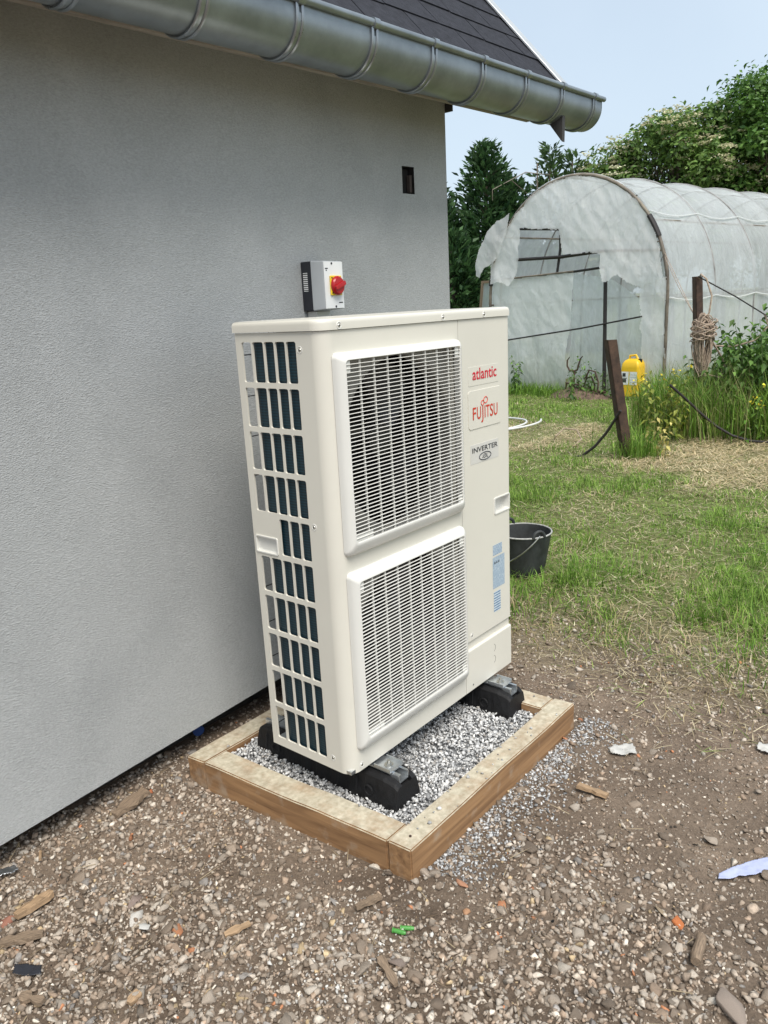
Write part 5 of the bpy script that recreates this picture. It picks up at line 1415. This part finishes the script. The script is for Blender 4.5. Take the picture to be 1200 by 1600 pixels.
def sheet(name, poly, m, off, wr=0.05, seed=0, st=0.013, rag=0.03, extra=None):
    """sheet of film in the plane of the tunnel's front, cut along an outline with a ragged edge"""
    xs = [a for a, _ in poly]; zs = [b_ for _, b_ in poly]
    gx_ = np.arange(min(xs)-.05, max(xs)+.05, st); gz_ = np.arange(max(0.0, min(zs)-.05), max(zs)+.05, st)
    X, Z = np.meshgrid(gx_, gz_, indexing='ij')
    jx = (fbm(X*9, Z*9, seed, 3)-.5)*rag*2; jz = (fbm(X*9+5, Z*9, seed+3, 3)-.5)*rag*2
    ctr = inpoly(X+jx+st/2, Z+jz+st/2, poly)[:-1, :-1]
    Lo = off + (fbm(X*2.6+Z*1.1, Z*1.7, seed+7, 4)-.5)*wr*2 + (vnoise(X*11+Z*5, Z*4, seed+9)-.5)*wr*.35
    if extra is not None: Lo = Lo+extra(X, Z)
    n1, n2 = X.shape
    idx = np.arange(n1*n2).reshape(n1, n2)
    I, J = np.nonzero(ctr)
    F = np.stack([idx[I, J], idx[I+1, J], idx[I+1, J+1], idx[I, J+1]], 1)
    u = np.unique(F); mp = np.full(n1*n2, -1); mp[u] = np.arange(len(u))
    Vv = np.stack([X.ravel()[u], Lo.ravel()[u], Z.ravel()[u]], 1)
    Wd = np.array([G(a, b_, c) for a, b_, c in Vv])
    return obj(name, np_mesh(name, Wd, mp[F], m, smooth=True), None, gh)
archpts = [arch(t, .985) for t in np.linspace(0.30, 0.79, 34)]
top_poly = archpts + [(1.50, 1.62), (1.14, 1.55), (0.99, 1.60), (0.84, 1.72), (0.74, 1.66), (0.60, 1.62), (0.53, 1.77), (0.52, 2.03), (-0.13, 2.07), (-0.21, 2.42), (-0.94, 2.51), (-0.95, 2.05), (-1.02, 1.80), (-1.12, 1.66), (-1.30, 1.74), (-1.49, 1.70), (-1.52, 2.0)]
sheet('torn_front_sheet', top_poly, M['film_torn'], -0.03, 0.05, 101, extra=lambda X, Z: -0.10*sstep(2.1, 1.6, Z)*(fbm(X*4, Z*2, 7, 2)))
flap = [(-1.05, 2.74), (-1.30, 2.64), (-1.50, 2.50), (-1.68, 2.26), (-1.77, 2.02), (-1.77, 1.86), (-1.68, 1.82), (-1.58, 1.96), (-1.46, 2.02), (-1.30, 2.10), (-1.12, 2.5)]
sheet('hanging_flap', flap, M['film_torn'], -0.10, 0.05, 111, st=.010, rag=.02)
strip = [(1.15, 1.62), (1.53, 1.66), (1.56, 0.0), (1.22, 0.0), (1.20, 0.7), (1.17, 1.2)]
sheet('side_strip', strip, M['film_torn'], -0.02, 0.04, 121)
panel = [(-1.52, 1.76), (0.02, 1.80), (-0.02, 1.2), (-0.10, 0.6), (-0.10, 0.0), (-1.56, 0.0)]
sheet('lower_sheet', panel, M['film_dirty'], 0.04, 0.04, 131, rag=.01)
thin = [(-0.05, 1.78), (0.55, 1.70), (1.16, 1.30), (1.2, 0.0), (-0.14, 0.0)]
sheet('thin_door_sheet', thin, M['film_thin'], 0.16, 0.05, 141, rag=.01)
back = [arch(t, .98) for t in np.linspace(0, 1, 60)]
sheet('end_sheet', back, M['film'], (NH-1)*SP-.02, 0.04, 151, st=.06)
def bar(name, pts, rad, m='blackpipe', parent=gh): return obj(name, MB().tube([G(a, c, b_) for a, b_, c in pts], rad, 7), M[m], parent)
bar('door_bar', [(-0.97, 2.50, .05), (-0.21, 2.42, .05)], 0.020)
bar('door_bar', [(-0.22, 2.38, .05), (-0.24, 2.15, .08), (-0.30, 1.78, .08)], 0.020)
bar('door_bar', [(-1.0, 2.05, .02), (-0.2, 2.03, .02), (0.52, 2.06, .02)], 0.026)
bar('door_bar', [(-1.1, 1.76, .10), (-0.2, 1.80, .10), (0.50, 1.84, .10)], 0.018)
bar('door_bar', [(0.5, 2.06, .0), (1.45, 2.0, .0)], 0.022, 'pipe')
bar('door_post', [(0.58, 1.72, .02), (0.60, 0.0, .02)], 0.028)
bar('tension_rod', [(-1.45, 0.80, -.02), (0.2, 1.0, -.01), (1.2, 1.15, -.02)], 0.012)
bar('tension_rod', [(-1.5, 1.77, .02), (0.03, 1.815, .02)], 0.012, 'pipe')
# framed pane leaning beside the tunnel
pn = empty('glazed_frame', tuple(GC+Vector(G(-1.78, 0.25, 0))), 'old wooden framed pane leaning at the left end of the tunnel', 'window frame')
def PN(a, b_, d): return tuple(GU*(a-0.22*(1.8-b_)/1.8) + GN*(d) + Vector((0, 0, b_)))
for a0, a1, b0, b1 in ((-.16, -.12, 0, 1.78), (.24, .28, 0, 1.78), (-.118, .238, 1.74, 1.78), (-.118, .238, 0.02, .06)):
    f_ = MB(); kk = [(a0,b0,-.02),(a1,b0,-.02),(a1,b1,-.02),(a0,b1,-.02),(a0,b0,.02),(a1,b0,.02),(a1,b1,.02),(a0,b1,.02)]
    f_.add([PN(*q_) for q_ in kk], [(0,3,2,1),(4,5,6,7),(0,1,5,4),(1,2,6,5),(2,3,7,6),(3,0,4,7)])
    obj('frame_bar', f_, M['oldwood'], pn)
f_ = MB(); f_.add([PN(-.118, .06, 0), PN(.238, .06, 0), PN(.238, 1.74, 0), PN(-.118, 1.74, 0)], [(0, 1, 2, 3)])
obj('pane', f_, M['film_thin'], pn)

# ------------------------------------------------------------------ posts, ropes, cables
def angle_post(name, base, top, w, label, mtl):
    root = empty(name, base, label, 'post')
    d = Vector(top)-Vector(base); u = Vector((0.75, -0.66, 0)); v = Vector((0.66, 0.75, 0))
    for nm, e1, e2 in (('flange', u, v), ('flange', v, u)):
        mb = MB(); th = 0.007
        k = []
        for tt in (0, 1):
            o_ = d*tt
            k += [o_, o_+e1*w, o_+e1*w+e2*th, o_+e2*th]
        mb.add(k, [(0,3,2,1),(4,5,6,7),(0,1,5,4),(1,2,6,5),(2,3,7,6),(3,0,4,7)])
        obj(nm, mb, mtl, root)
    return root
angle_post('fence_post', (5.29, 1.06, -0.05), (5.06, 1.16, 1.09), 0.085, 'rusty angle iron post leaning left in front of the yellow canister', M['rust'])
angle_post('fence_post', (7.14, 1.02, -0.05), (7.10, 1.12, 1.60), 0.075, 'upright rusty iron post with a bundle of rope hung on it', M['rust'])
r = np.random.default_rng(77)
rb = empty('rope_bundle', (7.08, 1.05, 0.62), 'bundle of pale rope hanging on the upright rusty post', 'rope')
for k in range(42):
    a0 = r.uniform(0, 6.28); wd = r.uniform(.04, .125); bot = r.uniform(-0.06, 0.14); topz = 0.55+r.normal()*.04
    ca, sa = math.cos(a0)*.5+.55, -0.75+math.sin(a0)*.25
    nn = (Vector((ca, sa, 0))).normalized(); bk_ = Vector((-nn.y, nn.x, 0))*r.uniform(-.07, .07)
    pts = []
    for t in np.linspace(0, 2*math.pi, 22)[:-1]:
        sx2 = math.sin(t); cz = math.cos(t)
        nar = 0.55+0.45*(cz*.5+.5)
        p_ = nn*(wd*sx2*nar)+bk_+Vector((-.05, -.06, 0))*1.0
        pts.append((p_.x+r.normal()*.006, p_.y+r.normal()*.006, (topz+bot)/2+(topz-bot)/2*cz+r.normal()*.008))
    obj('rope_loop', MB().tube(pts, 0.0058, 5, closed=True), M['rope'], rb, smooth=60)
for k in range(9):
    pts = [(-.05+(.12+.03*r.uniform())*math.cos(t+k), -.06+(.10+.03*r.uniform())*math.sin(t+k), 0.42+0.02*k-.06+.03*math.sin(2*t)) for t in np.linspace(0, 2*math.pi, 16)[:-1]]
    obj('rope_wrap', MB().tube(pts, 0.006, 5, closed=True), M['rope'], rb, smooth=60)
obj('rope_tail', MB().tube([(0.0, -.05, .52), (-.03, -.1, .62), (0.02, -.1, .78), (-.02, -.05, .95), (0.02, 0.02, 1.0), (.05, .05, .96)], 0.009, 6), M['rope'], rb, smooth=60)
obj('rope_tail', MB().tube([(0.0, -.12, .35), (.08, -.22, .15), (.10, -.26, .02), (.04, -.22, -.05), (.0, -.12, -.02)], 0.010, 6), M['rope'], rb, smooth=60)
rp = empty('washing_line', (7.1, 1.1, 1.6), 'taut dark line from the post top to the right ending in a pale rope loop', 'rope')
obj('line', MB().tube([(0, 0, 0), (.12, -.35, -.22), (.2, -.62, -.41), (.35, -1.3, -.52)], 0.0075, 5), M['blackpipe'], rp)
obj('rope_end', MB().tube([(.2, -.62, -.41), (.2, -.66, -.52), (.17, -.56, -.66), (.12, -.36, -.72), (.1, -.18, -.71), (.09, -.09, -.66), (.08, -.05, -.58)], 0.010, 6), M['rope'], rp, smooth=60)
gl = empty('guy_line', tuple(GC+Vector(G(1.50, -.02, 1.9))), 'pair of thin guy lines from the tunnel shoulder to the rope post', 'rope')
e_ = Vector((7.08, 1.08, 1.16))-Vector(gl.location)
for dz in (0, .05): obj('line', MB().tube([(0, 0, dz), tuple(e_*.5+Vector((0, 0, -.03+dz))), tuple(e_)], 0.004, 5), M['rope'], gl)
cbm = M['blackpipe']
cb = obj('black_cable', MB().tube([(5.16+.01, 1.50, .02), (5.17, 1.43, .035), (5.2, 1.32, .13), (5.22, 1.22, .26), (5.215, 1.13, .40), (5.19, 1.08, .47)], 0.013, 7), cbm, smooth=60)
tag(cb, 'black cable sagging from the leaning post to the left', 'cable')
pts = [(6.1, 0.98, .60), (6.2, .86, .46), (6.28, .73, .31), (6.33, .60, .19), (6.36, .46, .105), (6.40, .30, .055), (6.45, .10, .045), (6.5, -.2, .05), (6.6, -.9, .05)]
cb = obj('black_cable', MB().tube(pts, 0.013, 7), cbm, smooth=60)
tag(cb, 'black cable trailing from the weeds onto the dry grass at right', 'cable')
hp_ = []
for t in np.linspace(-0.6, 2*math.pi+.9, 46):
    rr_ = 0.62+0.05*math.sin(3*t); hp_.append((6.36+rr_*math.cos(t-2.0)*1.05, 3.42+rr_*math.sin(t-2.0)*.95-0.03*t, .045+.03*t/6.28+.02*math.sin(2*t)))
hs_ = obj('garden_hose', MB().tube(hp_, 0.012, 8), M['hose'], smooth=60)
tag(hs_, 'white garden hose coiled on the lawn behind the heat pump', 'hose')
wl_ = obj('wire_loop', MB().tube([(5.75, 2.02, .03), (5.72, 1.98, .10), (5.80, 1.93, .17), (5.86, 1.82, .15), (5.80, 1.74, .07), (5.60, 1.72, .04), (5.35, 1.66, .03), (5.15, 1.52, .03)], 0.007, 5), M['rope'], smooth=60)
tag(wl_, 'thin pale wire bent into a loop on the lawn', 'wire')

# ------------------------------------------------------------------ yellow canister
jg = empty('canister', tuple(GC+Vector(G(1.12, -0.06, 0.06))), 'yellow plastic canister with white label in the tunnel doorway', 'canister')
def JG(a, d, z): return tuple(GU*a+GN*d+Vector((0, 0, z)))
jb = MB(); lp = []
for z, w, dd in ((0.0, .125, .10), (.02, .14, .115), (.40, .14, .115), (.46, .13, .105), (.50, .105, .08), (.52, .07, .05)):
    lp.append([JG(a, b_, z) for a, b_ in rrect(-w, w, -dd, dd, .035, 4)])
nn = len(lp[0])
jb.add([v for L_ in lp for v in L_], [(i*nn+k, i*nn+(k+1) % nn, (i+1)*nn+(k+1) % nn, (i+1)*nn+k) for i in range(len(lp)-1) for k in range(nn)] + [tuple((len(lp)-1)*nn+k for k in range(nn)), tuple(range(nn))[::-1]])
obj('body', jb, M['jug'], jg, smooth=40)
obj('handle', MB().tube([JG(-.07, 0, .49), JG(-.06, 0, .56), JG(.03, 0, .57), JG(.07, 0, .50)], .016, 8), M['jug'], jg, smooth=60)
cp_ = MB().lathe([(.03, 0), (.03, .05), (.0001, .05)], (0, 0, 0), 14); cp_.v = [JG(.095+a, b_, .47+c) for a, b_, c in cp_.v]
obj('cap', cp_, M['black'], jg)
for a0, a1 in ((-.125, -.005), (.010, .125)):
    lb_ = MB().add([JG(a0, -.1185, .17), JG(a1, -.1185, .17), JG(a1, -.1185, .35), JG(a0, -.1185, .35)], [(0, 1, 2, 3)]); lo = obj('paper_label', lb_, M['white'], jg)
    if a0 < 0:
        for z0, z1, q0, q1 in ((.28, .33, -.10, -.05), (.20, .25, -.10, -.04), (.255, .265, -.11, -.03)):
            obj('label_print', MB().add([JG(q0, -.1195, z0), JG(q1, -.1195, z0), JG(q1, -.1195, z1), JG(q0, -.1195, z1)], [(0, 1, 2, 3)]), M['txt_black'], lo)
    else:
        for z0 in (.20, .235, .27, .305): obj('label_print', MB().add([JG(.02, -.1195, z0), JG(.11, -.1195, z0), JG(.11, -.1195, z0+.008), JG(.02, -.1195, z0+.008)], [(0, 1, 2, 3)]), M['swgrey'], lo)

# ------------------------------------------------------------------ hand cultivator in front of the tunnel
ct = empty('cultivator', tuple(GC+Vector(G(0.22, -0.22, 0))), 'rusty garden cultivator with curved tines leaning by the tunnel door', 'garden tool')
def CT(a, z, d=0.0): return tuple(GU*a+GN*d+Vector((0, 0, z)))
obj('stem', MB().tube([CT(.0, .12), CT(.02, .25), CT(.03, .40)], .016, 7), M['rust'], ct, smooth=60)
obj('tine', MB().tube([CT(.03, .40), CT(-.06, .41), CT(-.10, .47), CT(-.10, .55), CT(-.06, .60)], [.014, .014, .013, .011, .006], 7), M['rust'], ct, smooth=60)
obj('tine', MB().tube([CT(.03, .40), CT(.08, .42), CT(.10, .50), CT(.13, .58), CT(.17, .62)], [.014, .014, .013, .011, .006], 7), M['rust'], ct, smooth=60)
obj('frame_bar', MB().tube([CT(-.12, .12), CT(-.11, .22), CT(.10, .20), CT(.14, .14), CT(.5, .10, .1)], .015, 7), M['rust'], ct, smooth=60)
obj('tine', MB().tube([CT(.22, .30), CT(.28, .42), CT(.38, .40), CT(.44, .25), CT(.43, .08)], [.013, .013, .013, .011, .007], 7), M['rust'], ct, smooth=60)
obj('tine', MB().tube([CT(.14, .14, .06), CT(.2, .3, .06), CT(.28, .32, .06), CT(.34, .20, .06), CT(.33, .06, .06)], [.013, .013, .013, .011, .007], 7), M['rust'], ct, smooth=60)
mn = MB(); V, F = [], []
for i in range(13):
    for j in range(13):
        a, b_ = -0.5+1.1*i/12, -.35+.7*j/12
        q_ = max(0, 1-((a-.05)/.55)**2-(b_/.35)**2); V.append(CT(a, .16*q_+.03*float(vnoise(a*12, b_*12, 3))*q_-.01, b_+.1))
for i in range(12):
    for j in range(12): F.append((i*13+j, i*13+j+1, (i+1)*13+j+1, (i+1)*13+j))
mn.add(V, F); o = obj('soil_heap', mn, mat('dug_soil', (0.17, 0.115, 0.085), .95, var=.3, vscale=20, bump=.8, bscale=60, bdist=.02), None, smooth=60)
o.location = ct.location; tag(o, 'low heap of reddish soil under the garden cultivator', 'soil')

# ------------------------------------------------------------------ black bucket
bk_ = empty('bucket', (2.16, 0.335, ground_h1(2.16, .335)-.005), 'black rubber mortar bucket with wire handle on the grass', 'bucket')
R0, R1, BH = 0.108, 0.152, 0.235
obj('body', MB().lathe([(0.0001, .004), (R0, 0), (R0+.006, .012), (R1, BH), (R1-.004, BH), (R0-.002, .014), (0.0001, .012)], (0, 0, 0), 40), M['bucket'], bk_, smooth=40)
obj('rim', MB().tube([(R1*math.cos(t), R1*math.sin(t), BH) for t in np.linspace(0, 2*math.pi, 41)[:-1]], .0048, 7, closed=True), M['mortar'], bk_, smooth=60)
for sg in (0, 1):
    a = R(62)+math.pi*sg; ex = Vector((math.cos(a), math.sin(a), 0)); ey = Vector((-ex.y, ex.x, 0))
    pts = [tuple(ex*R1+ey*(.034*math.cos(t))+Vector((0, 0, BH+.034*math.sin(t)))) for t in np.linspace(0, math.pi, 11)]
    obj('handle_lug', MB().tube(pts, .009, 7), M['bucket'], bk_, smooth=60)
a = R(62); ex = Vector((math.cos(a), math.sin(a), 0)); ey = Vector((-ex.y, ex.x, 0))
if ey.dot(Vector((CAM.x-2.16, CAM.y-.335, 0))) < 0: ey = -ey
pts = [tuple(ex*(R1+.012)*math.cos(t)+ey*(.165*math.sin(t)*.98+.02*math.sin(t))+Vector((0, 0, BH+.012-.165*math.sin(t)))) for t in np.linspace(0, math.pi, 22)]
obj('wire_handle', MB().tube(pts, .0038, 6), M['screw'], bk_, smooth=60)

# ------------------------------------------------------------------ litter on the ground
def gz(x, y, d=0.0): return ground_h1(x, y)+d
def sliver(name, x, y, L, w, th, ang, m, label, cat, tilt=.08, seed=0, group=None):
    rr_ = np.random.default_rng(seed+int(1000*abs(x))+int(977*abs(y)))
    mb = MB(); n_ = 6; top, bot = [], []
    for i in range(n_+1):
        t = i/n_-.5; ww = w*(.5+.12*rr_.normal())*(1 if abs(t) < .4 else .72)
        top += [(t*L, ww*(1+.1*rr_.normal()), th), (t*L, -ww*(1+.1*rr_.normal()), th*(.8+.4*rr_.uniform()))]
        bot += [(t*L, ww, 0), (t*L, -ww, 0)]
    V = top+bot; k = len(top); F = []
    for i in range(n_):
        a = 2*i; F += [(a, a+1, a+3, a+2), (k+a, k+a+2, k+a+3, k+a+1), (a, a+2, k+a+2, k+a), (a+1, k+a+1, k+a+3, a+3)]
    F += [(0, k, k+1, 1), (2*n_, 2*n_+1, k+2*n_+1, k+2*n_)]
    mb.add(V, F)
    o = obj(name, mb, M[m]); o.location = (x, y, gz(x, y, .010)); o.rotation_euler = (rr_.normal()*.12, tilt*rr_.uniform(-1, 1), ang)
    return tag(o, label, cat, group)
def rock(name, x, y, sx_, sy_, sz_, rz, c, label, cat, var_i, m='stone_obj', sink=.3):
    me = STONES[var_i % 14].copy(); me.materials.clear(); me.materials.append(M[m])
    o = bpy.data.objects.new(name, me); COL.objects.link(o); o.scale = (sx_, sy_, sz_); o.rotation_euler = (.15, -.1, rz)
    o.location = (x, y, gz(x, y, sz_*sink)); o.color = (*c, 1)
    return tag(o, label, cat)
def seg(name, a, b_, w, th, m, label, cat, **k):
    ax, ay = a; bx, by = b_
    return sliver(name, (ax+bx)/2, (ay+by)/2, math.hypot(bx-ax, by-ay), w, th, math.atan2(by-ay, bx-ax), m, label, cat, **k)
seg('wood_chip', (0.568, -0.763), (0.573, -0.858), 0.030, 0.010, 'chip', 'pale wood offcut on the bare earth right of the timber frame', 'wood offcut')
seg('wood_splinter', (-0.402, 0.300), (-0.276, 0.318), 0.034, 0.014, 'oldwood', 'flat grey wood piece lying along the foot of the wall', 'wood offcut')
seg('wood_splinter', (-0.785, 0.150), (-0.682, 0.160), 0.026, 0.015, 'chip', 'orange brown broken lath near the wall at the left edge', 'wood offcut')
seg('wood_splinter', (-0.850, 0.095), (-0.770, 0.035), 0.026, 0.012, 'oldwood', 'short brown board piece below the broken lath at left', 'wood offcut')
seg('wood_splinter', (-0.318, -0.690), (-0.356, -0.770), 0.018, 0.009, 'oldwood', 'narrow brown stick below the green plugs', 'wood offcut')
seg('wood_splinter', (-0.495, -0.335), (-0.432, -0.358), 0.018, 0.008, 'chip', 'light wood sliver on the gravel left of the frame corner', 'wood offcut')
seg('wood_splinter', (-0.235, -0.540), (-0.165, -0.563), 0.018, 0.010, 'oldwood', 'grey wood sliver just below the front corner of the frame', 'wood offcut')
seg('wood_splinter', (-0.754, -0.316), (-0.722, -0.311), 0.018, 0.009, 'chip', 'stubby pale wood chip in the gravel at bottom left', 'wood offcut')
seg('wood_splinter', (-0.896, -0.100), (-0.872, -0.162), 0.020, 0.010, 'oldwood', 'brown wood stub at the very left of the gravel', 'wood offcut')
seg('wood_splinter', (-0.628, 0.322), (-0.645, 0.290), 0.010, 0.008, 'chip', 'pale twig pointing at the wall near the left edge', 'wood offcut')
rock('rock', 0.025, -1.375, .062, .045, .036, .9, (.33, .27, .225), 'large brown rock at the bottom right corner', 'rock', 3)
rock('brick_fragment', 0.202, -1.205, .021, .017, .014, .4, (.56, .19, .07), 'bright orange brick fragment among the gravel', 'brick fragment', 5)
rock('brick_fragment', 0.007, -0.704, .024, .011, .012, 1.4, (.50, .26, .16), 'elongated pink brick shard at the front corner of the frame', 'brick fragment', 6)
rock('brick_fragment', -0.067, -0.765, .015, .013, .012, .3, (.46, .26, .15), 'small tan brick fragment below the frame corner', 'brick fragment', 7)
rock('brick_fragment', -0.798, 0.172, .026, .024, .020, .3, (.36, .17, .12), 'dull red brick lump beside the broken lath', 'brick fragment', 8)
rock('brick_fragment', -0.262, 0.315, .012, .011, .011, .1, (.48, .17, .08), 'small red brick bit against the wall foot', 'brick fragment', 9)
rock('white_stone', -0.586, -0.086, .030, .020, .018, .7, (.62, .59, .54), 'whitish block of stone in the left gravel', 'stone', 2)
rock('flat_stone', -0.551, -0.027, .030, .020, .014, .2, (.29, .225, .195), 'flat reddish brown stone above the white block', 'stone', 10)
rock('flat_stone', -0.301, -0.731, .026, .021, .017, 2.2, (.25, .20, .17), 'dark brown stone touching the narrow stick', 'stone', 11)
rock('flat_stone', 0.215, -1.155, .026, .016, .012, 1.0, (.36, .28, .19), 'flat tan stone beside the orange brick fragment', 'stone', 12)
st_ = obj('rusty_stub', MB().tube([(-.042, 0, 0), (-.02, .002, .001), (.015, -.001, .002), (.042, .001, 0)], [.0115, .0135, .0125, .012], 10), M['oldwood'], smooth=50)
st_.location = (0.138, -1.275, gz(.138, -1.275, .016)); st_.rotation_euler = (0, 0.03, 0.16)
tag(st_, 'round brown stub of stick right of the orange brick fragment', 'stick')
for k, (x_, y_, a_, lb) in enumerate(((-0.224, -0.674, -1.25, 'bright green plastic plug, the left one of two'), (-0.203, -0.683, -1.0, 'bright green plastic plug, the right one of two'))):
    root = empty('wall_plug', (x_, y_, gz(x_, y_, .0085)), lb, 'wall plug', 'green wall plugs on the earth'); root.rotation_euler = (0, 0, a_)
    obj('barrel', MB().tube([(-.016, 0, 0), (-.012, 0, 0), (.010, 0, 0), (.016, 0, 0)], [.0048, .0055, .0055, .0035], 10), M['green'], root, smooth=40)
    obj('collar', MB().tube([(-.0185, 0, 0), (-.0155, 0, 0)], .0068, 10), M['green'], root)
    for zz in (-.006, 0.0, .006): obj('rib', MB().tube([(zz, 0, 0), (zz+.0018, 0, 0)], .0063, 8), M['green'], root)
def foil(name, poly, n_, m, label, cat, lift, amp, seed):
    xs = [a for a, _ in poly]; ys = [b_ for _, b_ in poly]; st = (max(xs)-min(xs))/n_
    X, Y = np.meshgrid(np.arange(min(xs), max(xs)+st, st), np.arange(min(ys), max(ys)+st, st), indexing='ij')
    ctr = inpoly(X+st/2, Y+st/2, poly)[:-1, :-1]
    Z = ground_h(X, Y)+lift+(fbm(X*28, Y*28, seed, 3)-.35)*amp
    idx = np.arange(X.size).reshape(X.shape); I, J = np.nonzero(ctr)
    F = np.stack([idx[I, J], idx[I+1, J], idx[I+1, J+1], idx[I, J+1]], 1); u = np.unique(F); mp = np.full(X.size, -1); mp[u] = np.arange(len(u))
    V = np.stack([X.ravel()[u], Y.ravel()[u], Z.ravel()[u]], 1)
    o = obj(name, np_mesh(name, V, mp[F], M[m], smooth=True), None)
    so3 = o.modifiers.new('thickness', 'SOLIDIFY'); so3.thickness = .0012
    return tag(o, label, cat)
foil('plastic_scrap', [(0.405, -1.238), (0.43, -1.262), (0.452, -1.275), (0.46, -1.29), (0.50, -1.315), (0.53, -1.38), (0.60, -1.40), (0.585, -1.33), (0.53, -1.285), (0.478, -1.255), (0.43, -1.232)], 110, 'bluebag', 'crumpled pale blue plastic strip on the earth at the right edge', 'plastic scrap', .012, .010, 3)
foil('paper_scrap', [(0.80, -0.775), (0.822, -0.815), (0.862, -0.835), (0.905, -0.80), (0.885, -0.78), (0.845, -0.758), (0.815, -0.758)], 26, 'paper', 'torn white scrap on the earth beyond the timber frame', 'paper scrap', .010, .03, 5)
foil('paper_scrap', [(1.10, -1.150), (1.135, -1.145), (1.17, -1.20), (1.12, -1.215), (1.09, -1.185)], 20, 'paper', 'white scrap cut off by the right edge near the grass', 'paper scrap', .010, .03, 6)
foil('paper_scrap', [(-0.615, -0.150), (-0.60, -0.165), (-0.588, -0.158), (-0.592, -0.138), (-0.607, -0.136)], 12, 'paper', 'small white chip in the gravel below the white block', 'paper scrap', .018, .012, 7)
foil('foil_scrap', [(-0.755, 0.305), (-0.74, 0.325), (-0.705, 0.318), (-0.70, 0.298), (-0.725, 0.288)], 16, 'galv', 'crumpled silver foil at the wall foot on the left edge', 'foil', .016, .03, 8)
foil('dark_scrap', [(-0.875, -0.02), (-0.855, -0.06), (-0.835, -0.075), (-0.82, -0.05), (-0.84, -0.02), (-0.86, 0.0)], 16, 'swdark', 'small dark slate blue flake in the gravel at left', 'plastic scrap', .014, .012, 9)
bl_ = obj('blue_pipe_end', MB().tube([(0, 0, 0), (.012, .03, .004), (.02, .10, .01)], [.020, .020, .020], 12), mat('blue_pipe', (0.02, 0.07, 0.25), .4, var=.1), smooth=50)
bl_.location = (0.005, 0.405, gz(0.0, 0.405, .045)); tag(bl_, 'blue pipe end poking out from under the wall behind the frame', 'pipe')
# loose straw and twigs across the earth
r = np.random.default_rng(91)
n = 900
x, y = r.uniform(-1.0, 1.9, n), r.uniform(-1.5, .4, n)
k = ~blocked(x, y, .02) & in_view(x, y, 1.1) & (r.uniform(size=n) < 0.35+0.65*sstep(0.7, 1.5, x)); x, y = x[k], y[k]; n = len(x)
V, F, C = blades(np.stack([x, y, ground_h(x, y)+.010], 1), r.uniform(.025, .085, n), r.uniform(.0015, .0032, n), r.uniform(0, 6.28, n), r.uniform(1.38, 1.62, n), tcol(n, (.22, .16, .10), (.58, .48, .32), r, .15), curl=.02)
tag(obj('straw_litter', np_mesh('straw_litter', V, F, M['blade'], C), None, ground), kind='stuff')
